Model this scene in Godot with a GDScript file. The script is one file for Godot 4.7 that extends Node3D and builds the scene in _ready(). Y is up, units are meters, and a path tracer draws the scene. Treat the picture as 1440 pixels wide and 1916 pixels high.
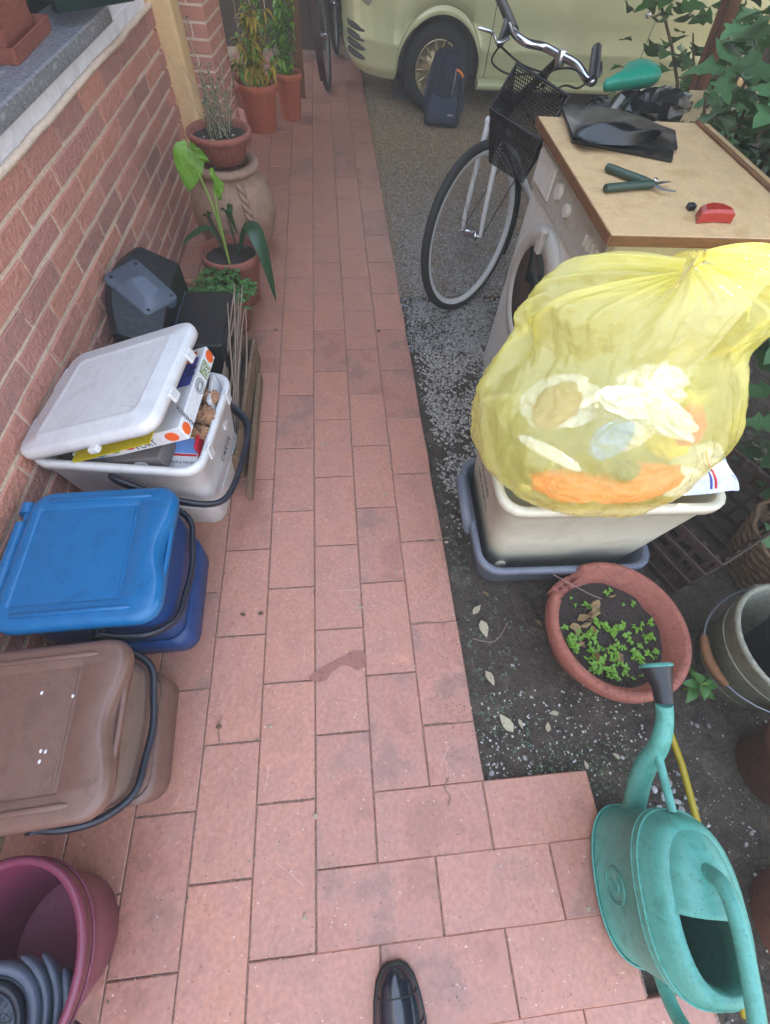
extends Node3D
# A paved side path between a brick house wall and a cluttered yard: bins, pots, a bicycle, a parked car.

var M := {}
var used := {}
var rng := RandomNumberGenerator.new()
const CAM := Vector3(0.1138, 1.3636, -0.0309)
const FOCAL := 820.0
var cam_basis := Basis(Vector3(0.99493, 0.05086, 0.08676), Vector3(0.04768, 0.52103, -0.85221), Vector3(-0.08855, 0.85202, 0.51596)).orthonormalized()
const TL := 0.29306

# ---- photo pixel to a point on a known plane (height, wall or depth) ----
func ray(x: float, y: float) -> Vector3:
	return cam_basis * Vector3((x - 720.0) / FOCAL, -(y - 958.0) / FOCAL, -1.0)
func at(x: float, y: float, h := 0.0) -> Vector3:
	var d := ray(x, y)
	return CAM + d * ((h - CAM.y) / d.y)
func at_x(x: float, y: float, X: float) -> Vector3:
	var d := ray(x, y)
	return CAM + d * ((X - CAM.x) / d.x)
func at_z(x: float, y: float, Z: float) -> Vector3:
	var d := ray(x, y)
	return CAM + d * ((Z - CAM.z) / d.z)

# ---- mesh helpers ----
func mb(smooth := true) -> SurfaceTool:
	var s := SurfaceTool.new()
	s.begin(Mesh.PRIMITIVE_TRIANGLES)
	s.set_smooth_group(0 if smooth else -1)
	return s
func tri(s: SurfaceTool, a: Vector3, b: Vector3, c: Vector3):
	s.add_vertex(a); s.add_vertex(b); s.add_vertex(c)
func quad(s: SurfaceTool, a: Vector3, b: Vector3, c: Vector3, d: Vector3):
	tri(s, a, b, c); tri(s, a, c, d)
func loft(s: SurfaceTool, rings: Array, closed := true, cap0 := false, cap1 := false, smooth := true):
	s.set_smooth_group(0 if smooth else -1)
	for i in rings.size() - 1:
		var a: PackedVector3Array = rings[i]
		var b: PackedVector3Array = rings[i + 1]
		var n := a.size()
		for j in (n if closed else n - 1):
			var k := (j + 1) % n
			quad(s, a[j], b[j], b[k], a[k])
	s.set_smooth_group(-1)
	if cap0: fan(s, rings[0], false)
	if cap1: fan(s, rings[-1], true)
	s.set_smooth_group(0 if smooth else -1)
func fan(s: SurfaceTool, ring: PackedVector3Array, up: bool):
	var c := Vector3.ZERO
	for p in ring: c += p
	c /= ring.size()
	for j in ring.size():
		var k := (j + 1) % ring.size()
		if up: tri(s, c, ring[j], ring[k])
		else: tri(s, c, ring[k], ring[j])
# rounded rectangle ring in the xz plane
func rr(w: float, d: float, rad: float, y: float, c := Vector3.ZERO, n := 5) -> PackedVector3Array:
	var out := PackedVector3Array()
	rad = minf(rad, minf(w, d) * 0.5 - 0.0005)
	var cs = [Vector2(1, 1), Vector2(-1, 1), Vector2(-1, -1), Vector2(1, -1)]
	for q in 4:
		var o: Vector2 = cs[q] * Vector2(w * 0.5 - rad, d * 0.5 - rad)
		for i in n:
			var a := (q + float(i) / (n - 1)) * PI / 2
			out.append(c + Vector3(o.x + rad * cos(a), y, o.y + rad * sin(a)))
	return out
func circ(r: float, y: float, n := 28, c := Vector3.ZERO) -> PackedVector3Array:
	var out := PackedVector3Array()
	for i in n:
		var a := TAU * i / n
		out.append(c + Vector3(r * cos(a), y, r * sin(a)))
	return out
func oval(rx: float, rz: float, y: float, n := 36, c := Vector3.ZERO, power := 2.0) -> PackedVector3Array:
	var out := PackedVector3Array()
	for i in n:
		var a := TAU * i / n
		var ca := cos(a); var sa := sin(a)
		out.append(c + Vector3(rx * signf(ca) * pow(absf(ca), 2.0 / power), y, rz * signf(sa) * pow(absf(sa), 2.0 / power)))
	return out
func lathe(s: SurfaceTool, prof: Array, n := 32, c := Vector3.ZERO, cap0 := true, cap1 := false, smooth := true):
	var rings := []
	for p in prof: rings.append(circ(p[0], p[1], n, c))
	loft(s, rings, true, cap0, cap1, smooth)
func frames(pts: Array) -> Array:
	var out := []
	var up := Vector3.UP
	var prev := Vector3.ZERO
	for i in pts.size():
		var t: Vector3
		if i == 0: t = pts[1] - pts[0]
		elif i == pts.size() - 1: t = pts[i] - pts[i - 1]
		else: t = (pts[i + 1] - pts[i]).normalized() + (pts[i] - pts[i - 1]).normalized()
		t = t.normalized()
		if t.length() < 0.5: t = Vector3.FORWARD
		if i == 0:
			up = Vector3.UP if absf(t.y) < 0.9 else Vector3.RIGHT
		var side := t.cross(up)
		if side.length() < 0.001: side = t.cross(Vector3.RIGHT)
		side = side.normalized()
		up = side.cross(t).normalized()
		out.append([side, up])
	return out
func tube(s: SurfaceTool, pts: Array, r, n := 8, cap := true, flat_y := 1.0):
	var fr := frames(pts)
	var rings := []
	for i in pts.size():
		var rad: float = r[i] if r is Array else r
		var ring := PackedVector3Array()
		for j in n:
			var a := TAU * j / n
			ring.append(pts[i] + fr[i][0] * (cos(a) * rad) + fr[i][1] * (sin(a) * rad * flat_y))
		rings.append(ring)
	loft(s, rings, true, cap, cap)
# smooth curve through points
func curve(pts: Array, steps := 5) -> Array:
	var out := []
	for i in pts.size() - 1:
		var p0: Vector3 = pts[maxi(i - 1, 0)]
		var p3: Vector3 = pts[mini(i + 2, pts.size() - 1)]
		for k in steps:
			out.append(pts[i].cubic_interpolate(pts[i + 1], p0, p3, float(k) / steps))
	out.append(pts[-1])
	return out
func box(s: SurfaceTool, size: Vector3, c := Vector3.ZERO, b := 0.003):
	var h := size * 0.5
	b = minf(b, minf(h.x, minf(h.y, h.z)) * 0.9)
	var rings := []
	for q in [[-h.y, b], [-h.y + b, 0.0], [h.y - b, 0.0], [h.y, b]]:
		rings.append(rr(size.x - 2 * q[1], size.z - 2 * q[1], b, q[0], c, 2))
	loft(s, rings, true, true, true, false)
# a box given by a transform
func tbox(s: SurfaceTool, size: Vector3, t: Transform3D, b := 0.003):
	var k := mb(false)
	box(k, size, Vector3.ZERO, b)
	s.append_from(k.commit(), 0, t)
func bar(s: SurfaceTool, a: Vector3, b: Vector3, w: float, h: float, bevel := 0.002):
	var d := b - a
	var z := d.normalized()
	var up := Vector3.UP if absf(z.y) < 0.95 else Vector3.RIGHT
	var x := up.cross(z).normalized()
	tbox(s, Vector3(w, h, d.length()), Transform3D(Basis(x, z.cross(x), z), (a + b) * 0.5), bevel)
func ball(s: SurfaceTool, r: Vector3, c := Vector3.ZERO, n := 12, m := 8):
	var rings := []
	for i in m + 1:
		var a := -PI / 2 + PI * i / m
		var ring := PackedVector3Array()
		for j in n:
			var q := TAU * j / n
			ring.append(c + Vector3(r.x * cos(a) * cos(q), r.y * sin(a), r.z * cos(a) * sin(q)))
		rings.append(ring)
	loft(s, rings, true)
# flat outline (xz polygon) with thickness
func slab(s: SurfaceTool, poly: PackedVector2Array, y0: float, y1: float):
	s.set_smooth_group(-1)
	var idx := Geometry2D.triangulate_polygon(poly)
	for i in range(0, idx.size(), 3):
		var a := poly[idx[i]]; var b := poly[idx[i + 1]]; var c := poly[idx[i + 2]]
		tri(s, Vector3(a.x, y1, a.y), Vector3(b.x, y1, b.y), Vector3(c.x, y1, c.y))
		tri(s, Vector3(a.x, y0, a.y), Vector3(c.x, y0, c.y), Vector3(b.x, y0, b.y))
	for i in poly.size():
		var a := poly[i]; var b := poly[(i + 1) % poly.size()]
		quad(s, Vector3(a.x, y0, a.y), Vector3(b.x, y0, b.y), Vector3(b.x, y1, b.y), Vector3(a.x, y1, a.y))

# ---- nodes ----
func numbered(n: String) -> String:
	used[n] = used.get(n, -1) + 1
	return n if used[n] == 0 else "%s_%03d" % [n, used[n]]
func tag(o: Node, label: String, category: String, group := "") -> Node:
	o.set_meta("label", label); o.set_meta("category", category)
	if group: o.set_meta("group", group)
	return o
func kind(o: Node, k: String) -> Node:
	o.set_meta("kind", k)
	return o
func thing(called: String, label: String, category: String, where := Vector3.ZERO, turn := 0.0, group := "") -> Node3D:
	var o := Node3D.new()
	o.name = numbered(called)
	add_child(o)
	o.position = where
	o.rotation.y = turn
	tag(o, label, category, group)
	return o
func obj(called: String, s, m: Material, parent: Node = null, where := Transform3D.IDENTITY) -> MeshInstance3D:
	var o := MeshInstance3D.new()
	if s is SurfaceTool:
		s.generate_normals()
		o.mesh = s.commit()
	else:
		o.mesh = s
	o.material_override = m
	o.transform = where
	if parent == null:
		o.name = numbered(called); add_child(o)
	else:
		o.name = called; parent.add_child(o, true)
	return o
func place(p: Vector3, b := Basis.IDENTITY) -> Transform3D:
	return Transform3D(b, p)
func rx(a: float) -> Basis: return Basis(Vector3.RIGHT, deg_to_rad(a))
func ry(a: float) -> Basis: return Basis(Vector3.UP, deg_to_rad(a))
func rz(a: float) -> Basis: return Basis(Vector3.BACK, deg_to_rad(a))
func flip(p: Vector3) -> Vector3: return p

# ---- materials ----
func noise_image(size: int, sd: int, freq: float, oct := 5, kind_ := FastNoiseLite.TYPE_SIMPLEX_SMOOTH) -> Image:
	var n := FastNoiseLite.new()
	n.seed = sd; n.frequency = freq; n.noise_type = kind_
	n.fractal_type = FastNoiseLite.FRACTAL_FBM; n.fractal_octaves = oct; n.fractal_gain = 0.6
	return n.get_seamless_image(size, size)
# two noises blended between colours, plus dark and pale specks with outlines of their own
func grain(size: int, sd: int, cols: Array, coarse: float, fine: float, fine_amt: float, specks := 0, speck_cols := [], strokes := 0) -> ImageTexture:
	var a := noise_image(size, sd, coarse, 4)
	var b := noise_image(size, sd + 7, fine, 3)
	var im := Image.create(size, size, false, Image.FORMAT_RGB8)
	for y in size:
		for x in size:
			var t: float = clampf((a.get_pixel(x, y).r - 0.2) / 0.6, 0.0, 0.9999) * (cols.size() - 1)
			var i := int(t)
			var c: Color = (cols[i] as Color).lerp(cols[i + 1], t - i)
			var k: float = 1.0 + (b.get_pixel(x, y).r - 0.5) * 2.0 * fine_amt
			im.set_pixel(x, y, Color(clampf(c.r * k, 0, 1), clampf(c.g * k, 0, 1), clampf(c.b * k, 0, 1)))
	var r := RandomNumberGenerator.new()
	r.seed = sd
	for i in specks:
		var c: Color = speck_cols[r.randi() % speck_cols.size()]
		var px := r.randi() % size; var py := r.randi() % size
		var ww := r.randi_range(1, 2)
		for dy in ww: for dx in r.randi_range(1, 3):
			im.set_pixel((px + dx) % size, (py + dy) % size, im.get_pixel((px + dx) % size, (py + dy) % size).lerp(c, r.randf_range(0.3, 0.9)))
	for i in strokes:
		var p := Vector2(r.randf() * size, r.randf() * size)
		var an := r.randf() * TAU
		var ln := r.randi_range(10, 70)
		var c := Color(1, 1, 1) if r.randf() < 0.6 else Color(0.5, 0.48, 0.45)
		var k := r.randf_range(0.08, 0.4)
		for q in ln:
			an += r.randf_range(-0.06, 0.06)
			p += Vector2(cos(an), sin(an))
			var x := posmod(int(p.x), size); var y := posmod(int(p.y), size)
			im.set_pixel(x, y, im.get_pixel(x, y).lerp(c, k))
	im.generate_mipmaps()
	return ImageTexture.create_from_image(im)
func bumps(size: int, sd: int, freq: float, strength: float, oct := 5) -> ImageTexture:
	var im := noise_image(size, sd, freq, oct)
	im.convert(Image.FORMAT_RGBA8)
	im.bump_map_to_normal_map(strength)
	return ImageTexture.create_from_image(im)
func mat(c: Color, rough := 0.6, metal := 0.0, tex: Texture2D = null, scale := 1.0, nrm: Texture2D = null, nscale := 1.0, world := false) -> StandardMaterial3D:
	var m := StandardMaterial3D.new()
	m.albedo_color = c
	m.roughness = rough
	m.metallic = metal
	if tex or nrm:
		m.uv1_triplanar = true
		m.uv1_world_triplanar = world
		m.uv1_scale = Vector3.ONE * scale
	if tex: m.albedo_texture = tex
	if nrm:
		m.normal_enabled = true; m.normal_texture = nrm; m.normal_scale = nscale
	return m
func g(r: float, gg: float, b: float) -> Color:   # linear reflectance to sRGB
	return Color(r, gg, b).linear_to_srgb()
func leaf(s: SurfaceTool, base: Vector3, dir: Vector3, up: Vector3, length: float, width: float, droop := 0.2, n := 4):
	var side := dir.cross(up).normalized()
	up = side.cross(dir).normalized()
	var L := []; var C := []; var Rr := []
	for i in n + 1:
		var t := float(i) / n
		var w := width * 0.5 * sin(PI * pow(t, 0.75)) if i < n else 0.0
		var p := base + dir * (length * t) - Vector3.UP * (droop * length * t * t)
		C.append(p)
		L.append(p + side * w + up * (w * 0.3))
		Rr.append(p - side * w + up * (w * 0.3))
	for i in n:
		quad(s, C[i], L[i], L[i + 1], C[i + 1])
		quad(s, Rr[i], C[i], C[i + 1], Rr[i + 1])
func rdir(r: RandomNumberGenerator, up_min := -1.0) -> Vector3:
	var y := r.randf_range(up_min, 1.0)
	var a := r.randf() * TAU
	var q := sqrt(maxf(0.0, 1.0 - y * y))
	return Vector3(q * cos(a), y, q * sin(a))
func text_mesh(t: String, size: float, depth := 0.0008, bold := false) -> TextMesh:
	var m := TextMesh.new()
	var f := SystemFont.new()
	f.font_names = PackedStringArray(["Droid Sans"])
	if bold: f.font_weight = 700
	m.font = f; m.text = t; m.font_size = 48
	m.pixel_size = size / 48.0; m.depth = depth
	return m
const SUN := Vector3(0.43, 0.65, -0.37)

func setup_view():
	var cam := Camera3D.new()
	cam.name = "camera"
	cam.fov = 98.876
	cam.near = 0.02; cam.far = 200.0
	add_child(cam)
	cam.transform = Transform3D(cam_basis, CAM)
	cam.current = true
	var env := Environment.new()
	env.tonemap_mode = Environment.TONE_MAPPER_LINEAR
	env.tonemap_exposure = 5.5
	env.background_mode = Environment.BG_SKY
	var sky := Sky.new()
	var sm := ProceduralSkyMaterial.new()
	sm.sky_top_color = Color(0.71, 0.79, 0.92)
	sm.sky_horizon_color = Color(0.90, 0.88, 0.85)
	sm.sky_curve = 0.2
	sm.ground_bottom_color = Color(0.25, 0.23, 0.2)
	sm.ground_horizon_color = Color(0.6, 0.6, 0.58)
	sm.energy_multiplier = 1.0
	sky.sky_material = sm
	env.sky = sky
	env.fog_enabled = true; env.fog_density = 0.028; env.fog_light_color = Color(1.0, 0.95, 0.87)
	env.sdfgi_enabled = true; env.ssao_enabled = true; env.ssil_enabled = true
	var we := WorldEnvironment.new()
	we.name = "world_environment"
	we.environment = env
	add_child(we)
	var sun := DirectionalLight3D.new()
	sun.name = "sun"
	sun.light_color = Color(1.0, 0.94, 0.84)
	sun.light_energy = 1.2
	sun.light_angular_distance = 0.5
	sun.shadow_enabled = true
	add_child(sun)
	sun.look_at_from_position(SUN * 10.0, Vector3.ZERO)

func make_materials():
	var n_fine := bumps(256, 11, 0.06, 3.0)
	var n_rough := bumps(512, 12, 0.03, 6.0)
	var n_soft := bumps(256, 13, 0.012, 3.0, 3)
	M.n_fine = n_fine; M.n_rough = n_rough; M.n_soft = n_soft
	var tile_tex := []
	var tile_cols = [
		[Color(0.67, 0.47, 0.40), Color(0.70, 0.49, 0.41), Color(0.69, 0.49, 0.42), Color(0.66, 0.47, 0.41)],
		[Color(0.69, 0.48, 0.40), Color(0.72, 0.50, 0.41), Color(0.70, 0.49, 0.42), Color(0.68, 0.48, 0.41)],
		[Color(0.62, 0.43, 0.37), Color(0.68, 0.47, 0.40), Color(0.66, 0.47, 0.41), Color(0.59, 0.43, 0.38)]]
	M.tile = []
	for i in 3:
		var t := grain(512, 100 + i * 31, tile_cols[i], 0.006, 0.09, 0.08, 700, [Color(0.3, 0.22, 0.2), Color(0.45, 0.3, 0.27), Color(0.9, 0.84, 0.8)], 14)
		tile_tex.append(t)
		M.tile.append(mat(Color(0.97, 0.97, 0.97), 0.42, 0, t, 1.3, n_fine, 0.18, true))
	M.grout = mat(Color(1, 1, 1), 0.95, 0, grain(256, 5, [Color(0.50, 0.40, 0.36), Color(0.62, 0.51, 0.46), Color(0.54, 0.44, 0.39)], 0.02, 0.15, 0.35), 4.0, n_rough, 0.5, true)
	M.stain = mat(Color(1, 1, 1), 0.4, 0, grain(256, 191, [Color(0.50, 0.31, 0.26), Color(0.57, 0.36, 0.30), Color(0.53, 0.34, 0.29)], 0.02, 0.1, 0.08), 6.0, n_fine, 0.2)
	var brick_cols = [
		[Color(0.69, 0.48, 0.42), Color(0.74, 0.52, 0.45), Color(0.70, 0.50, 0.44)],
		[Color(0.67, 0.48, 0.43), Color(0.71, 0.50, 0.45), Color(0.66, 0.48, 0.44)],
		[Color(0.72, 0.50, 0.42), Color(0.76, 0.53, 0.45), Color(0.72, 0.51, 0.45)],
		[Color(0.60, 0.45, 0.42), Color(0.65, 0.47, 0.43), Color(0.67, 0.47, 0.43)]]
	M.brick = []
	for i in 4:
		M.brick.append(mat(Color(1, 1, 1), 0.9, 0, grain(512, 300 + i * 13, brick_cols[i], 0.015, 0.12, 0.16, 500, [Color(0.36, 0.2, 0.18), Color(0.8, 0.66, 0.6)]), 2.6, n_rough, 0.9, true))
	M.mortar = mat(Color(1, 1, 1), 0.95, 0, grain(256, 9, [Color(0.80, 0.71, 0.62), Color(0.87, 0.79, 0.71), Color(0.77, 0.68, 0.6)], 0.03, 0.2, 0.12), 5.0, n_rough, 0.8, true)
	M.plaster = mat(Color(0.90, 0.90, 0.92), 0.85, 0, grain(256, 19, [Color(0.92, 0.92, 0.93), Color(1, 1, 1), Color(0.94, 0.94, 0.95)], 0.01, 0.1, 0.04), 1.5, n_rough, 0.3)
	M.cream = mat(Color(0.87, 0.74, 0.55), 0.55, 0, grain(256, 23, [Color(0.93, 0.92, 0.9), Color(1, 1, 1)], 0.008, 0.08, 0.03), 1.5)
	M.stone = mat(Color(1, 1, 1), 0.5, 0, grain(512, 29, [Color(0.36, 0.37, 0.40), Color(0.55, 0.55, 0.57), Color(0.44, 0.45, 0.48), Color(0.64, 0.63, 0.63)], 0.02, 0.12, 0.15, 300, [Color(0.85, 0.85, 0.85), Color(0.2, 0.2, 0.2)]), 2.5, n_fine, 0.3)
	M.soil = mat(Color(1, 1, 1), 0.97, 0, grain(512, 37, [Color(0.18, 0.15, 0.125), Color(0.26, 0.22, 0.185), Color(0.23, 0.20, 0.165), Color(0.31, 0.27, 0.23)], 0.012, 0.15, 0.35, 2200, [Color(0.5, 0.48, 0.44), Color(0.1, 0.08, 0.07), Color(0.62, 0.6, 0.55)]), 1.6, n_rough, 1.0, true)
	M.earth = mat(Color(1, 1, 1), 0.95, 0, grain(512, 41, [Color(0.42, 0.34, 0.25), Color(0.54, 0.44, 0.33), Color(0.48, 0.39, 0.29)], 0.02, 0.2, 0.25, 4000, [Color(0.7, 0.65, 0.55), Color(0.25, 0.2, 0.16), Color(0.6, 0.5, 0.4)]), 1.2, n_rough, 1.0, true)
	M.terra = mat(Color(0.70, 0.38, 0.26), 0.75, 0, grain(512, 43, [Color(0.82, 0.80, 0.78), Color(1, 1, 1), Color(0.9, 0.86, 0.82)], 0.012, 0.1, 0.08), 3.0, n_fine, 0.35)
	M.terra_old = mat(Color(0.60, 0.36, 0.30), 0.8, 0, grain(512, 47, [Color(0.72, 0.72, 0.70), Color(1, 1, 1), Color(0.86, 0.84, 0.84), Color(0.95, 0.92, 0.9)], 0.016, 0.12, 0.12, 200, [Color(0.95, 0.92, 0.9)]), 3.0, n_fine, 0.4)
	M.terra_pale = mat(Color(0.62, 0.50, 0.42), 0.8, 0, grain(512, 53, [Color(0.86, 0.83, 0.82), Color(1, 1, 1), Color(0.9, 0.87, 0.86)], 0.01, 0.1, 0.06), 2.0, n_fine, 0.3)
	M.terra_dark = mat(Color(0.42, 0.24, 0.18), 0.85, 0, grain(256, 59, [Color(0.75, 0.75, 0.72), Color(1, 1, 1)], 0.02, 0.1, 0.15), 3.0, n_fine, 0.4)
	M.potsoil = mat(Color(1, 1, 1), 1.0, 0, grain(256, 61, [Color(0.14, 0.11, 0.095), Color(0.22, 0.18, 0.16), Color(0.17, 0.15, 0.14)], 0.04, 0.2, 0.4, 300, [Color(0.5, 0.46, 0.4), Color(0.05, 0.04, 0.04)]), 6.0, n_rough, 1.0)
	var scuff := grain(512, 67, [Color(0.94, 0.94, 0.935), Color(1, 1, 1), Color(0.97, 0.97, 0.965)], 0.01, 0.15, 0.035, 160, [Color(0.6, 0.58, 0.55), Color(1, 1, 1)], 160)
	var dusty := grain(512, 71, [Color(0.91, 0.91, 0.91), Color(1, 1, 1), Color(0.95, 0.95, 0.95)], 0.014, 0.15, 0.06, 500, [Color(1, 1, 1), Color(0.55, 0.55, 0.55)], 260)
	M.scuff = scuff; M.dusty = dusty
	M.white_bin = mat(Color(0.84, 0.84, 0.84), 0.38, 0, scuff, 1.4, n_fine, 0.1)
	M.cream_bin = mat(Color(0.80, 0.78, 0.70), 0.42, 0, scuff, 1.6, n_fine, 0.1)
	M.blue_bin = mat(Color(0.06, 0.40, 0.61), 0.32, 0, dusty, 1.8, n_fine, 0.12)
	M.navy = mat(Color(0.08, 0.24, 0.46), 0.40, 0, dusty, 1.8, n_fine, 0.1)
	M.brown_bin = mat(Color(0.45, 0.335, 0.295), 0.36, 0, dusty, 1.7, n_fine, 0.12)
	M.taupe = mat(Color(0.50, 0.42, 0.38), 0.42, 0, dusty, 1.7, n_fine, 0.1)
	M.black_plastic = mat(Color(0.09, 0.10, 0.12), 0.40, 0, dusty, 2.0, n_fine, 0.15)
	M.dark_handle = mat(Color(0.10, 0.12, 0.17), 0.35, 0, dusty, 3.0)
	M.slate_plastic = mat(Color(0.33, 0.37, 0.43), 0.42, 0, dusty, 2.0, n_fine, 0.12)
	M.greyblue = mat(Color(0.41, 0.43, 0.48), 0.45, 0, dusty, 1.6, n_fine, 0.1)
	M.purple = mat(Color(0.47, 0.21, 0.30), 0.34, 0, scuff, 2.0, n_fine, 0.1)
	M.can = mat(Color(0.31, 0.60, 0.55), 0.42, 0, grain(512, 173, [Color(0.80, 0.82, 0.80), Color(1, 1, 1), Color(0.97, 0.97, 0.97), Color(0.90, 0.90, 0.88)], 0.018, 0.14, 0.06, 1400, [Color(0.5, 0.46, 0.4), Color(0.75, 0.8, 0.8), Color(0.35, 0.33, 0.3)]), 1.8, n_fine, 0.15)
	M.saddle = mat(Color(0.12, 0.58, 0.46), 0.4, 0, scuff, 3.0, n_fine, 0.15)
	M.zinc = mat(Color(0.52, 0.52, 0.46), 0.65, 0.0, grain(256, 73, [Color(0.7, 0.7, 0.68), Color(1, 1, 1), Color(0.82, 0.82, 0.8)], 0.03, 0.1, 0.1), 3.0, n_fine, 0.2)
	M.steel = mat(Color(0.75, 0.76, 0.78), 0.25, 1.0)
	M.wire = mat(Color(0.45, 0.46, 0.48), 0.4, 0.9)
	M.rubber = mat(Color(0.13, 0.125, 0.125), 0.75, 0, dusty, 3.0, n_fine, 0.3)
	M.white_paint = mat(Color(0.80, 0.81, 0.80), 0.3, 0, scuff, 3.0)
	M.black_metal = mat(Color(0.07, 0.07, 0.075), 0.4, 0.3)
	var wood_tex := wood_grain(512, 79, Color(0.62, 0.52, 0.42), Color(0.45, 0.36, 0.28))
	M.old_wood = mat(Color(0.86, 0.84, 0.82), 0.85, 0, wood_tex, 2.0, n_fine, 0.4)
	M.brown_wood = mat(Color(0.72, 0.52, 0.34), 0.7, 0, wood_tex, 2.0, n_fine, 0.3)
	M.board = mat(Color(1, 1, 1), 0.55, 0, grain(512, 83, [Color(0.70, 0.58, 0.41), Color(0.76, 0.64, 0.47), Color(0.72, 0.61, 0.45)], 0.01, 0.12, 0.06, 260, [Color(0.45, 0.36, 0.26), Color(0.6, 0.5, 0.38)]), 1.3, n_fine, 0.15)
	M.board_edge = mat(Color(0.80, 0.66, 0.50), 0.7, 0, wood_tex, 3.0)
	M.enamel = mat(Color(0.82, 0.81, 0.78), 0.3, 0, scuff, 1.5)
	M.panel_grey = mat(Color(0.70, 0.68, 0.64), 0.4, 0, dusty, 2.0)
	M.dark_glass = mat(Color(0.10, 0.12, 0.10), 0.06)
	M.car_paint = mat(Color(0.76, 0.78, 0.60), 0.28, 0.1, grain(256, 89, [Color(0.95, 0.95, 0.94), Color(1, 1, 1)], 0.006, 0.1, 0.02), 0.6)
	M.car_paint.clearcoat_enabled = true; M.car_paint.clearcoat = 0.4; M.car_paint.clearcoat_roughness = 0.08
	M.car_dark = mat(Color(0.25, 0.25, 0.25), 0.8, 0, dusty, 3.0)
	M.hubcap = mat(Color(0.68, 0.63, 0.50), 0.35, 0.6, dusty, 4.0)
	M.lens_glass = mat(Color(0.75, 0.77, 0.76, 1.0), 0.1, 0.3)
	M.pack = mat(Color(0.12, 0.145, 0.21), 0.85, 0, grain(256, 97, [Color(0.8, 0.8, 0.8), Color(1, 1, 1)], 0.03, 0.3, 0.2), 8.0, n_fine, 0.6)
	M.pack_light = mat(Color(0.22, 0.25, 0.33), 0.85, 0, grain(256, 98, [Color(0.8, 0.8, 0.8), Color(1, 1, 1)], 0.03, 0.3, 0.2), 8.0, n_fine, 0.6)
	M.orange = mat(Color(0.90, 0.50, 0.08), 0.6)
	M.print_orange = mat(Color(0.92, 0.38, 0.12), 0.5)
	M.print_white = mat(Color(0.88, 0.88, 0.89), 0.5, 0, scuff, 5.0)
	M.print_blue = mat(Color(0.20, 0.27, 0.62), 0.5)
	M.print_sky = mat(Color(0.42, 0.58, 0.82), 0.5)
	M.print_green = mat(Color(0.44, 0.54, 0.26), 0.5)
	M.print_red = mat(Color(0.78, 0.12, 0.22), 0.5)
	M.print_yellow = mat(Color(0.86, 0.78, 0.15), 0.5)
	M.print_dark = mat(Color(0.10, 0.11, 0.16), 0.55)
	M.kraft = mat(Color(0.68, 0.52, 0.40), 0.85, 0, grain(256, 101, [Color(0.85, 0.83, 0.8), Color(1, 1, 1)], 0.02, 0.2, 0.1), 6.0, n_fine, 0.3)
	M.grey_card = mat(Color(0.42, 0.40, 0.40), 0.8, 0, dusty, 5.0)
	M.bag_black = mat(Color(0.055, 0.07, 0.075), 0.28, 0, null, 1.0, n_soft, 0.6)
	M.bag_yellow = mat(Color(0.94, 0.92, 0.52, 0.30), 0.07, 0)
	M.bag_yellow.uv1_triplanar = true; M.bag_yellow.uv1_scale = Vector3.ONE * 3.2
	M.bag_yellow.normal_enabled = true; M.bag_yellow.normal_texture = creases(512, 61); M.bag_yellow.normal_scale = 1.0
	M.bag_yellow.transparency = BaseMaterial3D.TRANSPARENCY_ALPHA
	M.bag_yellow.cull_mode = BaseMaterial3D.CULL_DISABLED
	M.bag_yellow.backlight_enabled = true
	M.bag_yellow.backlight = Color(0.60, 0.57, 0.22)
	M.film = mat(Color(0.90, 0.92, 0.92), 0.2)
	M.red_lens = mat(Color(0.60, 0.15, 0.12), 0.3, 0, dusty, 6.0)
	M.tool_green = mat(Color(0.16, 0.25, 0.20), 0.5, 0, dusty, 5.0)
	M.twig = mat(Color(0.56, 0.48, 0.42), 0.9, 0, dusty, 6.0)
	M.stem = mat(Color(0.36, 0.30, 0.20), 0.9)
	M.green_stem = mat(Color(0.45, 0.55, 0.20), 0.7)
	var lt := grain(256, 103, [Color(0.72, 0.75, 0.70), Color(1, 1, 1), Color(0.85, 0.88, 0.8)], 0.03, 0.15, 0.1)
	for q in [["leaf_bright", Color(0.42, 0.60, 0.14), 0.5], ["leaf_mid", Color(0.27, 0.44, 0.19), 0.5], ["leaf_dark", Color(0.14, 0.29, 0.17), 0.35], ["leaf_fig", Color(0.31, 0.46, 0.29), 0.5], ["leaf_yellow", Color(0.70, 0.60, 0.20), 0.6], ["leaf_herb", Color(0.36, 0.43, 0.33), 0.7], ["leaf_dry", Color(0.56, 0.45, 0.32), 0.9], ["leaf_pale_dry", Color(0.72, 0.67, 0.58), 0.9]]:
		var m := mat(q[1], q[2], 0, lt, 8.0)
		m.cull_mode = BaseMaterial3D.CULL_DISABLED
		m.backlight_enabled = true
		m.backlight = Color(q[1].r * 0.6, q[1].g * 0.6, q[1].b * 0.4)
		M[q[0]] = m
	M.leaf_tree = mat(Color(0.24, 0.38, 0.16), 0.6)
	M.can_mud = mat(Color(0.40, 0.36, 0.30), 0.9)
	M.shutter = mat(Color(0.12, 0.22, 0.20), 0.45, 0, dusty, 2.0)
	M.rag = mat(Color(0.82, 0.84, 0.88), 0.95, 0, grain(512, 107, [Color(0.9, 0.9, 0.9), Color(1, 1, 1)], 0.03, 0.3, 0.1, 900, [Color(0.2, 0.18, 0.16), Color(0.35, 0.3, 0.28)]), 3.0, n_fine, 0.9)
	M.crate_brown = mat(Color(0.22, 0.15, 0.13), 0.6, 0, dusty, 3.0, n_fine, 0.2)
	M.wicker = mat(Color(0.42, 0.33, 0.24), 0.85, 0, dusty, 6.0)
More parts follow.
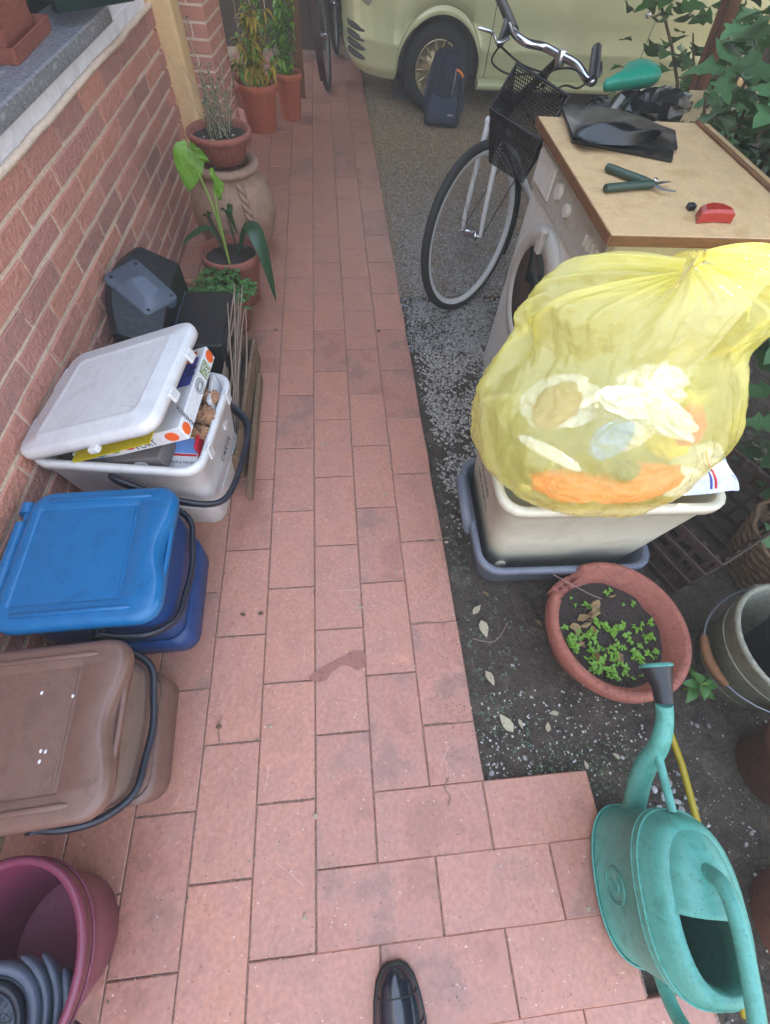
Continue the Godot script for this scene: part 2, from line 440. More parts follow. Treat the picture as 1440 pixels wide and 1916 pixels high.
	M.hose = mat(Color(0.66, 0.58, 0.08), 0.45, 0, dusty, 6.0)
	M.leather = mat(Color(0.07, 0.085, 0.14), 0.2, 0, null, 1.0, n_soft, 0.1)
	M.leather.clearcoat_enabled = true; M.leather.clearcoat = 0.6; M.leather.clearcoat_roughness = 0.1
	M.sole = mat(Color(0.05, 0.05, 0.06), 0.5)
	M.bristle = mat(Color(0.42, 0.44, 0.46), 0.8, 0, grain(256, 109, [Color(0.5, 0.5, 0.5), Color(1, 1, 1)], 0.1, 0.4, 0.3), 10.0, n_rough, 1.0)
	M.roof_wood = mat(Color(0.60, 0.45, 0.32), 0.8, 0, wood_tex, 1.0)
	M.shed = mat(Color(0.42, 0.40, 0.37), 0.85, 0, wood_tex, 1.5)
	M.pebble = mat(Color(1, 1, 1), 0.85, 0, grain(128, 113, [Color(0.8, 0.8, 0.8), Color(1, 1, 1)], 0.05, 0.2, 0.1), 20.0)
	M.pebble.vertex_color_use_as_albedo = true
	M.perforated = mat(Color(0.80, 0.74, 0.58), 0.6, 0, scuff, 3.0)

func creases(size: int, sd: int) -> ImageTexture:
	var n := FastNoiseLite.new()
	n.seed = sd; n.frequency = 0.008; n.noise_type = FastNoiseLite.TYPE_SIMPLEX
	n.fractal_type = FastNoiseLite.FRACTAL_RIDGED; n.fractal_octaves = 3; n.fractal_gain = 0.45
	n.domain_warp_enabled = true; n.domain_warp_amplitude = 30.0
	var im := n.get_seamless_image(size, size)
	im.convert(Image.FORMAT_RGBA8)
	im.bump_map_to_normal_map(9.0)
	return ImageTexture.create_from_image(im)

func wood_grain(size: int, sd: int, a: Color, b: Color) -> ImageTexture:
	var n := FastNoiseLite.new()
	n.seed = sd; n.frequency = 0.02
	var im := Image.create(size, size, false, Image.FORMAT_RGB8)
	for y in size:
		for x in size:
			var v := n.get_noise_2d(x * 0.25, y * 3.0) * 0.6 + n.get_noise_2d(x * 1.0, y * 12.0) * 0.5
			im.set_pixel(x, y, a.lerp(b, clampf(0.5 + v, 0, 1)))
	return ImageTexture.create_from_image(im)

# a brick or tile: face up (+y), hidden underside left open; edges chamfered and a little uneven
func piece(w: float, d: float, h: float, ch: float, sd: int, jit := 0.0) -> ArrayMesh:
	var r := RandomNumberGenerator.new()
	r.seed = sd
	var s := mb(false)
	var n := 3 if jit > 0.0 else 1
	var base := PackedVector3Array(); var edge := PackedVector3Array(); var top := PackedVector3Array()
	var cs = [Vector2(1, 1), Vector2(-1, 1), Vector2(-1, -1), Vector2(1, -1)]
	for q in 4:
		var a: Vector2 = cs[q] * Vector2(w, d) * 0.5
		var b: Vector2 = cs[(q + 1) % 4] * Vector2(w, d) * 0.5
		for i in n:
			var p := a.lerp(b, float(i) / n)
			var o := Vector2(r.randf_range(-jit, jit), r.randf_range(-jit, jit))
			p += o
			var inw := Vector2(p.x * (1.0 - 2 * ch / w), p.y * (1.0 - 2 * ch / d))
			base.append(Vector3(p.x, -h, p.y)); edge.append(Vector3(p.x, -ch * 0.8, p.y)); top.append(Vector3(inw.x, r.randf_range(-jit, jit) * 0.3, inw.y))
	loft(s, [base, edge, top], true, false, true, false)
	s.generate_normals()
	return s.commit()

func build_path():
	var p := Node3D.new()
	p.name = "path"
	add_child(p)
	kind(p, "structure")
	var gs := mb(false)
	box(gs, Vector3(1.199, 0.06, 7.2), Vector3(-0.1505, -0.0365, -2.7), 0.002)
	obj("grout", gs, M.grout, p)
	var gs2 := mb(false)
	box(gs2, Vector3(0.285, 0.06, 0.876), Vector3(0.5925, -0.0365, 0.445), 0.002)
	obj("grout", gs2, M.grout, p)
	for k in 3:
		var gs3 := mb(false)
		box(gs3, Vector3(0.145, 0.058, 0.144), Vector3(0.8085, -0.0365, (2 * k + 1.5) * TL * 0.5), 0.002)
		obj("grout", gs3, M.grout, p)
	var gap := 0.0036
	var full := []; var half := []; var worn := []
	for i in 4:
		full.append(piece(0.15 - gap, TL - gap, 0.02, 0.002, 40 + i, 0.0007))
		half.append(piece(0.15 - gap, TL * 0.5 - gap, 0.02, 0.002, 60 + i, 0.0007))
		worn.append(piece(0.15 - gap, TL - gap, 0.02, 0.0025, 80 + i, 0.0026))
	var r := RandomNumberGenerator.new()
	r.seed = 5
	for i in range(-5, 3):
		var z_end := 0.0
		if i <= 0: z_end = 0.5 * TL * (1 - i)
		z_end = minf(z_end, 0.88)
		var z := z_end
		# joints: even columns to the left of the D line fall on whole lengths
		var odd: bool = posmod(i, 2) == 0   # columns 0, 2, -2 are half shifted
		if i == 2: odd = true
		if i == 1: odd = false
		var first := true
		while z > -6.0:
			var n := roundf(z / (0.5 * TL))
			var len_ := TL
			if first and i == 2: len_ = 0.5 * TL
			if first and z_end > 0.87: len_ = TL
			first = false
			var mesh: Mesh = full[r.randi() % 4] if len_ > 0.2 else half[r.randi() % 4]
			if i == 2 and len_ > 0.2: mesh = worn[r.randi() % 4]
			var mm: Material = M.tile[r.randi() % 3]
			var b := Basis(Vector3.RIGHT, r.randf_range(-0.003, 0.003)) * Basis(Vector3.BACK, r.randf_range(-0.004, 0.004))
			obj("tile", mesh, mm, p, place(Vector3(i * 0.15 + 0.075, r.randf_range(-0.0008, 0.0008), z - len_ * 0.5), b))
			z -= len_
	for k in 6:
		var x := 0.15 - k * 0.15
		while x < 0.60:
			var z := (k + 0.5) * TL * 0.5
			var b := Basis(Vector3.UP, PI / 2) * Basis(Vector3.BACK, r.randf_range(-0.004, 0.004))
			b = b.scaled(Vector3(1, 1, 1))
			var mm: Material = M.tile[r.randi() % 3]
			obj("tile", full[r.randi() % 4], mm, p, place(Vector3(x + TL * 0.5, r.randf_range(-0.0008, 0.0008), z), b))
			x += TL
	# the wet foot-shaped mark on two tiles
	var st := mb(false)
	var outline := PackedVector2Array()
	for q in [[583, 1262], [600, 1250], [640, 1228], [662, 1216], [680, 1218], [687, 1232], [682, 1248], [668, 1254], [652, 1246], [640, 1244], [620, 1258], [612, 1270], [598, 1277], [586, 1276], [576, 1268]]:
		var w := at(q[0], q[1], 0.001)
		outline.append(Vector2(w.x, w.z))
	var fine := PackedVector2Array()
	for i in outline.size():
		var a := outline[i]; var b := outline[(i + 1) % outline.size()]
		for k in 5:
			var f := k / 5.0
			fine.append(a.lerp(b, f) + Vector2(r.randf_range(-0.0018, 0.0018), r.randf_range(-0.0018, 0.0018)))
	outline = fine
	slab(st, outline, 0.0008, 0.0014)
	obj("stain", st, M.stain, p)

func build_ground():
	var s := mb(true)
	var nz := FastNoiseLite.new()
	nz.seed = 3; nz.frequency = 1.6
	var ht := func(x: float, z: float) -> float: return -0.028 + nz.get_noise_2d(x, z) * 0.012 + nz.get_noise_2d(x * 6, z * 6) * 0.006
	var nx := 60; var nzn := 120
	for i in nx:
		for j in nzn:
			var x0 := 0.44 + i * 3.0 / nx; var x1 := 0.44 + (i + 1) * 3.0 / nx
			var z0 := -2.2 + j * 3.2 / nzn; var z1 := -2.2 + (j + 1) * 3.2 / nzn
			quad(s, Vector3(x0, ht.call(x0, z0), z0), Vector3(x1, ht.call(x1, z0), z0), Vector3(x1, ht.call(x1, z1), z1), Vector3(x0, ht.call(x0, z1), z1))
	kind(obj("soil_bed", s, M.soil), "structure")
	var b := mb(false)
	quad(b, Vector3(-30, -0.05, -40), Vector3(30, -0.05, -40), Vector3(30, -0.05, 30), Vector3(-30, -0.05, 30))
	kind(obj("ground", b, M.earth), "structure")
	var yard := mb(true)
	for i in 40:
		for j in 40:
			var x0 := 0.451 + i * 4.0 / 40; var x1 := x0 + 0.1
			var z0 := -6.2 + j * 4.0 / 40; var z1 := z0 + 0.1
			var hh := func(x: float, z: float) -> float: return -0.022 + nz.get_noise_2d(x, z) * 0.008
			quad(yard, Vector3(x0, hh.call(x0, z0), z0), Vector3(x1, hh.call(x1, z0), z0), Vector3(x1, hh.call(x1, z1), z1), Vector3(x0, hh.call(x0, z1), z1))
	kind(obj("yard", yard, M.earth), "structure")
	# pebbles
	var peb := []
	for v in 3:
		var r := RandomNumberGenerator.new()
		r.seed = 900 + v
		var ps := mb(false)
		var sp := SphereMesh.new()
		sp.radial_segments = 6; sp.rings = 3; sp.radius = 0.5; sp.height = 1.0
		var arr := sp.get_mesh_arrays()
		var vs: PackedVector3Array = arr[Mesh.ARRAY_VERTEX]
		var ix: PackedInt32Array = arr[Mesh.ARRAY_INDEX]
		var moved := {}
		for q in ix:
			var key := vs[q].snapped(Vector3.ONE * 0.001)
			if not moved.has(key): moved[key] = vs[q] * r.randf_range(0.65, 1.15) * Vector3(1.0, 0.62, 0.8)
			ps.add_vertex(moved[key])
		ps.generate_normals()
		peb.append(ps.commit())
	var r := RandomNumberGenerator.new()
	r.seed = 77
	var sets = [[], [], []]
	# coarse pale gravel beside the path
	for i in 52000:
		var x := r.randf_range(0.455, 1.25); var z := r.randf_range(-3.9, -0.72)
		var edge := clampf((x - 0.465) / 0.08, 0.0, 1.0)
		var dens := edge * clampf((-0.74 - z) / 0.3, 0.08, 1.0) * clampf(0.75 + nz.get_noise_2d(x * 2.2, z * 2.2 + 9.0) * 1.3, 0.05, 1.0) * clampf((z + 4.1) / 1.6, 0.12, 1.0)
		if r.randf() > dens: continue
		var sz := r.randf_range(0.006, 0.017)
		sets[r.randi() % 3].append([Vector3(x, (ht.call(x, z) if z > -2.2 else -0.021 + nz.get_noise_2d(x, z) * 0.008) + 0.003, z), sz * clampf((z + 4.6) / 2.4, 0.5, 1.0), r.randf_range(0.16, 0.52), 0.25])
	# fine gravel of the yard
	for i in 60000:
		var x := r.randf_range(0.455, 2.2); var z := r.randf_range(-5.4, -1.75)
		var sz := r.randf_range(0.005, 0.011)
		var warm := clampf((-z - 2.4) / 1.6, 0.0, 1.0)
		sets[r.randi() % 3].append([Vector3(x, -0.021 + nz.get_noise_2d(x, z) * 0.008, z), sz, r.randf_range(0.2, 0.46), warm * r.randf_range(0.5, 1.0)])
	# grit and stray stones on the dark soil
	for i in 4200:
		var x := r.randf_range(0.455, 1.6); var z := r.randf_range(-0.8, 0.9)
		var near := clampf((z + 0.25) / 0.3, 0.15, 1.0)
		if r.randf() > near * clampf(0.5 + nz.get_noise_2d(x * 3, z * 3) * 1.5, 0.1, 1.0): continue
		var sz := r.randf_range(0.003, 0.007) if r.randf() < 0.85 else r.randf_range(0.008, 0.018)
		sets[r.randi() % 3].append([Vector3(x, ht.call(x, z) + 0.002, z), sz, r.randf_range(0.12, 0.6), 0.1])
	for i in 260:
		var w := at(r.randf_range(900, 1210), r.randf_range(1290, 1460), -0.02)
		sets[r.randi() % 3].append([Vector3(w.x, ht.call(w.x, w.z) + 0.003, w.z), r.randf_range(0.003, 0.009), r.randf_range(0.35, 0.7), 0.1])
	for q in [[1260, 1480], [1240, 1490], [1268, 1500], [1250, 1465], [1225, 1478], [1275, 1515], [1232, 1510], [1256, 1512], [1285, 1490], [1243, 1530]]:
		var w := at(q[0], q[1], -0.02)
		sets[r.randi() % 3].append([Vector3(w.x, ht.call(w.x, w.z) + 0.006, w.z), r.randf_range(0.016, 0.028), r.randf_range(0.4, 0.65), 0.0])
	# sand and crumbs caught in the joints, spilt soil along the edge
	for i in 9000:
		var x := 0.0; var z := 0.0
		if i % 3 == 0:
			x = r.randi_range(-5, 3) * 0.15 + r.randfn(0.0, 0.004); z = r.randf_range(-3.5, 0.5)
		elif i % 3 == 1:
			var c := r.randi_range(-5, 2)
			x = c * 0.15 + r.randf() * 0.15; z = (r.randi_range(-11, 1) + (0.5 if posmod(c, 2) == 0 else 0.0)) * TL + r.randfn(0.0, 0.004)
		else:
			x = 0.45 - absf(r.randfn(0.0, 0.035)); z = r.randf_range(-4.0, 0.0)
			if r.randf() < 0.6: continue
		if x > 0.449: continue
		sets[r.randi() % 3].append([Vector3(x, 0.0008, z), r.randf_range(0.0012, 0.0034) * (1.0 if r.randf() < 0.97 else 2.2), r.randf_range(0.08, 0.55), 0.4])
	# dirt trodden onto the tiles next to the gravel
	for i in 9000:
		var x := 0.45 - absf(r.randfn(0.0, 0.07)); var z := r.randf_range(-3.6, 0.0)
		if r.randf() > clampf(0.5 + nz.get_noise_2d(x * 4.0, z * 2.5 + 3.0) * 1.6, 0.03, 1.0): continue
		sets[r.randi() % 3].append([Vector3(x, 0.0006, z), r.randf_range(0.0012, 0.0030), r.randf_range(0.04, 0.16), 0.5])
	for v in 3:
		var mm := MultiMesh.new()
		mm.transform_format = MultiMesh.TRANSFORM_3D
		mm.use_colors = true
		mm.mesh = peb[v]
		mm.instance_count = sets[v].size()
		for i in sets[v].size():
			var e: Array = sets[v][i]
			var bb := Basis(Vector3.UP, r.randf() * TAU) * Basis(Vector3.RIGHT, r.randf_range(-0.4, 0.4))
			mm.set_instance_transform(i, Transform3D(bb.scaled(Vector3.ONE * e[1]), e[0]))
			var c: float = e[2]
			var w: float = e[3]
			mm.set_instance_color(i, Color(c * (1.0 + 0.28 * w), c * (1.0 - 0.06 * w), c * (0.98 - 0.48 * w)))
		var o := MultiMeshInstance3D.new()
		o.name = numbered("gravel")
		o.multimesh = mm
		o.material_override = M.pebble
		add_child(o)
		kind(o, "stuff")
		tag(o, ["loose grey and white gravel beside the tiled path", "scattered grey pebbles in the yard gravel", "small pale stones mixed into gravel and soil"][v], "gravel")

func build_house():
	var w := thing("house_wall", "house wall of rough red bricks with white plaster above", "wall", Vector3(-0.739, 0, -1.458), -0.0334)
	var s := mb(false)
	box(s, Vector3(0.2, 0.82, 4.2), Vector3(-0.1040, 0.39, 0.4), 0.002)
	obj("mortar", s, M.mortar, w)
	var full := []; var half := []
	for i in 5:
		full.append(piece(0.0555, 0.2415, 0.03, 0.003, 200 + i, 0.0024))
		half.append(piece(0.0555, 0.1165, 0.03, 0.003, 220 + i, 0.0024))
	var r := RandomNumberGenerator.new()
	r.seed = 21
	var face := Basis(Vector3(0, 1, 0), Vector3(1, 0, 0), Vector3(0, 0, -1))   # piece x -> up, y -> out, z -> along
	for row in 12:
		var y := 0.7967 - (row + 0.5) * 0.0691
		if y < 0.0: continue
		var k := -9
		while true:
			var u0 := k * 0.25 + (0.0 if row % 2 == 1 else 0.125)
			k += 1
			if u0 > 1.66: break
			var mesh: Mesh = full[r.randi() % 5]
			var ln := 0.25
			if u0 + 0.25 > 1.76:
				mesh = half[r.randi() % 5]; ln = 0.125
			obj("brick", mesh, M.brick[r.randi() % 4], w, place(Vector3(r.randf_range(-0.0025, 0.0025), y, -(u0 + ln * 0.5)), face * Basis(Vector3.UP, r.randf_range(-0.006, 0.006))))
	# plaster above the bricks, with the window opening
	var pl := mb(false)
	box(pl, Vector3(0.2, 0.052, 4.18), Vector3(-0.110, 0.826, 0.4), 0.003)
	box(pl, Vector3(0.2, 2.2, 0.5), Vector3(-0.112, 1.95, -1.45), 0.003)
	box(pl, Vector3(0.2, 2.2, 1.6), Vector3(-0.112, 1.95, 1.7), 0.003)
	box(pl, Vector3(0.2, 0.8, 2.13), Vector3(-0.112, 2.65, -0.15), 0.003)
	obj("plaster", pl, M.plaster, w)
	var lip := mb(true)
	var lp := []
	for i in 40:
		var u := -2.4 + i * 4.15 / 39
		lp.append(Vector3(-0.004 + r.randf_range(-0.002, 0.003), 0.798 + r.randf_range(-0.003, 0.004), -u))
	tube(lip, lp, 0.012, 7, true, 0.9)
	obj("plaster_edge", lip, M.mortar, w)
	var back := mb(false)
	box(back, Vector3(0.02, 1.4, 2.2), Vector3(-0.20, 1.55, -0.15), 0.002)
	obj("window", back, M.dark_glass, w)
	var sl := mb(false)
	box(sl, Vector3(0.235, 0.044, 2.2), Vector3(-0.1085, 0.874, -0.06), 0.005)
	obj("window_sill", sl, M.stone, w)
	# shutter leaf swung open over the end of the sill
	var a := at(105, 25, 0.93); var b := at(250, 0, 0.93)
	var sh := thing("window_shutter", "dark green wooden shutter standing open at the window sill", "shutter", (a + b) * 0.5)
	var ss := mb(false)
	bar(ss, Vector3(a.x, 1.53, a.z) - sh.position + Vector3(0, -0.0, 0), Vector3(b.x, 1.53, b.z) - sh.position, 0.035, 1.2, 0.004)
	obj("panel", ss, M.shutter, sh)
	for h in [1.05, 1.5, 2.0]:
		var rl := mb(false)
		bar(rl, Vector3(a.x, h, a.z) - sh.position, Vector3(b.x, h, b.z) - sh.position, 0.045, 0.07, 0.004)
		obj("rail", rl, M.shutter, sh)
	# square planter on a saucer
	var c := at(22, 125, 0.897)
	var pt := thing("square_planter", "square terracotta planter on a saucer upon the stone sill", "planter", c + Vector3(-0.10, 0.0, -0.19), 0.035)
	var sa := mb(true)
	loft(sa, [rr(0.22, 0.36, 0.01, 0.0), rr(0.235, 0.375, 0.012, 0.035), rr(0.22, 0.36, 0.01, 0.035), rr(0.21, 0.35, 0.01, 0.012)], true, true, true, false)
	obj("saucer", sa, M.terra_old, pt)
	var pp := mb(true)
	loft(pp, [rr(0.16, 0.29, 0.02, 0.013), rr(0.19, 0.33, 0.02, 0.26), rr(0.205, 0.345, 0.02, 0.265), rr(0.21, 0.35, 0.02, 0.31), rr(0.18, 0.32, 0.02, 0.31), rr(0.17, 0.31, 0.02, 0.27)], true, true, true, false)
	obj("pot", pp, M.terra_old, pt)
	# door post, door, pillar, porch roof
	var dp := thing("door_post", "cream painted door post at the end of brick wall", "door post", Vector3(-0.69, 0, -3.3))
	var ds := mb(true)
	loft(ds, [rr(0.2, 0.2, 0.02, 0.0), rr(0.2, 0.2, 0.02, 2.56)], true, true, true)
	obj("post", ds, M.cream, dp)
	var dr := thing("house_door", "dark wooden house door set back behind cream post", "door", Vector3(-0.93, 0, -3.66))
	var dd := mb(false)
	box(dd, Vector3(0.05, 2.1, 0.52), Vector3(0, 1.06, 0), 0.004)
	obj("leaf", dd, M.brown_wood, dr)
	for y in [0.45, 1.35]:
		var pn := mb(false)
		box(pn, Vector3(0.02, 0.6, 0.34), Vector3(0.03, y, 0), 0.008)
		obj("panel", pn, M.brown_wood, dr)
	var lintel := mb(false)
	box(lintel, Vector3(0.05, 0.44, 0.52), Vector3(0, 2.335, 0), 0.002)
	obj("transom", lintel, M.plaster, dr)
	var pil := thing("brick_pillar", "square pillar of orange bricks holding up the porch roof", "pillar", Vector3(-0.69, 0, -4.06), -0.10)
	var ps := mb(false)
	box(ps, Vector3(0.296, 2.55, 0.386), Vector3(0, 1.275, 0), 0.002)
	obj("mortar", ps, M.mortar, pil)
	var pm = [M.brick[0], M.brick[2]]
	var meshes := {}
	for row in 36:
		var y := (row + 0.5) * 0.0691
		var cut_x := 0.06 if row % 2 == 0 else -0.05
		var cut_z := 0.07 if row % 2 == 0 else -0.08
		for q in [[-0.155, cut_x, -0.2, cut_z], [cut_x, 0.155, -0.2, cut_z], [-0.155, cut_x, cut_z, 0.2], [cut_x, 0.155, cut_z, 0.2]]:
			var w2: float = q[1] - q[0] - 0.009; var d2: float = q[3] - q[2] - 0.009
			var key := "%.3f %.3f" % [w2, d2]
			if not meshes.has(key):
				var bs := mb(false)
				box(bs, Vector3(w2, 0.058, d2), Vector3.ZERO, 0.003)
				bs.generate_normals()
				meshes[key] = bs.commit()
			obj("brick", meshes[key], pm[r.randi() % 2], pil, place(Vector3((q[0] + q[1]) * 0.5, y, (q[2] + q[3]) * 0.5)))
	var roof := thing("porch_roof", "timber porch roof above the house door and pillar", "roof", Vector3(0, 2.56, -5.0))
	for i in 12:
		var rs := mb(false)
		box(rs, Vector3(2.6, 0.03, 0.288), Vector3(-0.2, 0.015, -1.6 + i * 0.29), 0.003)
		obj("board", rs, M.roof_wood, roof)
	for x in [-1.2, -0.4, 0.4, 1.0]:
		var rs := mb(false)
		box(rs, Vector3(0.08, 0.12, 3.5), Vector3(x, 0.09, 0), 0.004)
		obj("beam", rs, M.roof_wood, roof)
	# weathered plank screen closing the far end
	var scr := thing("plank_screen", "weathered grey plank screen behind the flower pots", "screen", Vector3(-0.9, 0, -6.3))
	for i in 13:
		var bs := mb(false)
		box(bs, Vector3(0.135, 2.2, 0.025), Vector3(-0.7 + i * 0.1385, 1.1, r.randf_range(-0.004, 0.004)), 0.004)
		obj("plank", bs, M.shed, scr)
	for y in [0.4, 1.7]:
		var bs := mb(false)
		box(bs, Vector3(1.95, 0.09, 0.03), Vector3(0.17, y, -0.032), 0.004)
		obj("rail", bs, M.shed, scr)
func dense(ring: PackedVector3Array, per := 5, cuts := 14) -> PackedVector3Array:
	# the straight sides of a rounded rectangle cut finer
	var out := PackedVector3Array()
	for i in ring.size():
		var a := ring[i]; var b := ring[(i + 1) % ring.size()]
		var n := cuts if i % per == per - 1 else 1
		for k in n: out.append(a.lerp(b, float(k) / n))
	return out
# open tub: outer wall, rolled lip, inner wall, floor
func tub(s: SurfaceTool, w0: float, d0: float, w1: float, d1: float, h: float, rad: float, lip := 0.012, wall := 0.004, y0 := 0.0):
	loft(s, [rr(w0 - 0.016, d0 - 0.016, rad, y0), rr(w0, d0, rad, y0 + 0.008), rr(lerpf(w0, w1, 0.5), lerpf(d0, d1, 0.5), rad, y0 + h * 0.5), rr(w1, d1, rad, y0 + h - 0.035),
		rr(w1 + 0.002, d1 + 0.002, rad, y0 + h - 0.034), rr(w1 + lip * 2, d1 + lip * 2, rad + lip, y0 + h - 0.032), rr(w1 + lip * 2.2, d1 + lip * 2.2, rad + lip, y0 + h - 0.006),
		rr(w1 + lip * 1.4, d1 + lip * 1.4, rad + lip, y0 + h), rr(w1 - wall, d1 - wall, rad, y0 + h), rr(w1 - wall * 3, d1 - wall * 3, rad, y0 + h - 0.008), rr(w0 - wall * 2, d0 - wall * 2, rad, y0 + 0.012)], true, true, true)
func scoop(ring: PackedVector3Array, x_edge: float, half: float, depth: float) -> PackedVector3Array:
	var out := PackedVector3Array()
	for p in ring:
		if p.x > x_edge and absf(p.z) < half: p.x -= depth * pow(cos(p.z / half * PI / 2), 2.0)
		out.append(p)
	return out

func caddy(called: String, label: String, where: Vector3, turn: float, lid_m: Material, body_m: Material, base_m: Material, handle_m: Material, d := 0.37):
	var t := thing(called, label, "bin", where, turn, "kerbside bins along the brick wall")
	var w := 0.35
	var s := mb(true)
	loft(s, [rr(w - 0.03, d - 0.05, 0.04, 0.0), rr(w - 0.012, d - 0.03, 0.045, 0.01), rr(w - 0.01, d - 0.02, 0.045, 0.115), rr(w - 0.028, d - 0.04, 0.045, 0.118)], true, true, false)
	obj("base", s, base_m, t)
	var b := mb(true)
	loft(b, [rr(w - 0.03, d - 0.045, 0.045, 0.115), rr(w - 0.008, d - 0.03, 0.05, 0.19), rr(w - 0.012, d - 0.024, 0.05, 0.225), rr(w - 0.03, d - 0.022, 0.05, 0.30), rr(w - 0.032, d - 0.02, 0.05, 0.335)], true, false, true)
	obj("body", b, body_m, t)
	# lid with a shallow sunk panel, side ribs and a scooped front edge
	var l := mb(true)
	var rings := []
	for q in [[-0.002, 0.328, 0.05], [0.012, 0.330, 0.05], [0.016, 0.340, 0.05], [0.012, 0.356, 0.05], [-0.004, 0.364, 0.045], [-0.02, 0.366, 0.04]]:
		var ring := dense(rr(w + q[0], d + q[0], q[2], q[1], Vector3.ZERO, 6), 6)
		rings.append(scoop(ring, w * 0.5 - 0.035, 0.115, 0.022 if q[1] > 0.338 else 0.004))
	loft(l, rings, true, true, false)
	var top: PackedVector3Array = rings[-1]
	var ins := []
	for q in [[0.80, 0.74, 0.366], [0.785, 0.725, 0.3645], [0.77, 0.71, 0.3625]]:
		var ring := PackedVector3Array()
		for p in top: ring.append(Vector3(clampf(p.x, -w * 0.42, w * 0.27) if true else 0.0, q[2], clampf(p.z, -d * 0.5 * q[1], d * 0.5 * q[1])))
		for i in ring.size(): ring[i] += Vector3((q[0] - 0.80) * -signf(ring[i].x) * -0.1, 0, 0)
		ins.append(ring)
	loft(l, [top, ins[0], ins[1], ins[2]], true, false, true)
	obj("lid", l, lid_m, t)
	for sg in [-1, 1]:
		var rb := mb(true)
		tube(rb, [Vector3(-w * 0.40, 0.3655, sg * d * 0.425), Vector3(-w * 0.38, 0.367, sg * d * 0.425), Vector3(w * 0.30, 0.367, sg * d * 0.425), Vector3(w * 0.34, 0.3655, sg * d * 0.425)], [0.002, 0.006, 0.006, 0.002], 8, true, 0.7)
		obj("rib", rb, lid_m, t)
	var ln := mb(true)
	tube(ln, [Vector3(w * 0.235, 0.3632, -d * 0.33), Vector3(w * 0.235, 0.3632, d * 0.33)], 0.0022, 6)
	obj("rib", ln, lid_m, t)
	# front grip lip under the scoop
	var gl := mb(true)
	var gp := []
	for i in 9:
		var z := (i / 8.0 - 0.5) * 0.22
		gp.append(Vector3(w * 0.5 - 0.006 + 0.004 * cos(z / 0.11 * PI / 2), 0.335, z))
	tube(gl, gp, 0.006, 7, true, 1.3)
	obj("grip", gl, lid_m, t)
	# hinge along the wall side
	for q in [[-0.16, -0.13], [-0.10, 0.10], [0.13, 0.16]]:
		var hs := mb(true)
		tube(hs, [Vector3(-w * 0.5 - 0.02, 0.345, q[0]), Vector3(-w * 0.5 - 0.02, 0.345, q[1])], 0.017, 14)
		obj("hinge", hs, lid_m, t)
	for sg in [-1, 1]:
		var hs := mb(false)
		box(hs, Vector3(0.03, 0.02, 0.05), Vector3(-w * 0.5 - 0.005, 0.345, sg * 0.13), 0.003)
		obj("hinge_block", hs, lid_m, t)
	# carrying handle folded down over the front
	var hp := []
	for q in [[0.02, 0.285, -0.5 * d - 0.004], [0.07, 0.275, -0.5 * d - 0.012], [0.13, 0.255, -0.5 * d - 0.004], [0.178, 0.235, -0.40 * d], [0.187, 0.222, -0.2 * d], [0.192, 0.216, 0.0], [0.187, 0.222, 0.2 * d], [0.178, 0.235, 0.40 * d], [0.13, 0.255, 0.5 * d + 0.004], [0.07, 0.275, 0.5 * d + 0.012], [0.02, 0.285, 0.5 * d + 0.004]]:
		hp.append(Vector3(q[0], q[1], q[2]))
	var hc := curve(hp, 4)
	var hs2 := mb(true)
	tube(hs2, hc, 0.0085, 8, true, 1.7)
	var hd := obj("handle", hs2, handle_m, t)
	var rim := mb(true)
	var hr := []
	for p in hc: hr.append(p + Vector3(0.006, 0.008, 0))
	tube(rim, hr, 0.004, 6)
	obj("edge", rim, handle_m, hd)
	for sg in [-1, 1]:
		var pv := mb(true)
		tube(pv, [Vector3(0.02, 0.285, sg * (0.5 * d - 0.02)), Vector3(0.02, 0.285, sg * (0.5 * d + 0.014))], 0.014, 12)
		obj("pivot", pv, handle_m, t)
	return t

func crumple(s: SurfaceTool, r: Vector3, c: Vector3, sd: int, amt := 0.35, n := 22, m := 14, facets := false):
	var nz := FastNoiseLite.new()
	nz.seed = sd; nz.frequency = 1.4; nz.fractal_type = FastNoiseLite.FRACTAL_RIDGED; nz.fractal_octaves = 3
	if facets:
		nz.noise_type = FastNoiseLite.TYPE_CELLULAR; nz.cellular_return_type = FastNoiseLite.RETURN_DISTANCE2_SUB; nz.frequency = 1.7; nz.fractal_octaves = 2; nz.fractal_type = FastNoiseLite.FRACTAL_FBM
	var rings := []
	for i in m + 1:
		var a := -PI / 2 + PI * i / m
		var ring := PackedVector3Array()
		for j in n:
			var q := TAU * j / n
			var d := Vector3(cos(a) * cos(q), sin(a), cos(a) * sin(q))
			ring.append(c + d * r * (1.0 + amt * nz.get_noise_3dv(d * 1.2)))
		rings.append(ring)
	loft(s, rings, true, false, false, false)

func flat_sheet(called: String, m: Material, parent: Node, size: Vector2, where: Transform3D, th := 0.0006):
	var s := mb(false)
	box(s, Vector3(size.x, th, size.y), Vector3.ZERO, 0.0002)
	return obj(called, s, m, parent, where)
func letters(t: String, size: float, m: Material, parent: Node, where: Transform3D):
	# text lies flat on local +y, reading along +x
	return obj("lettering", text_mesh(t, size), m, parent, where * Transform3D(Basis(Vector3.RIGHT, -PI / 2), Vector3.ZERO))

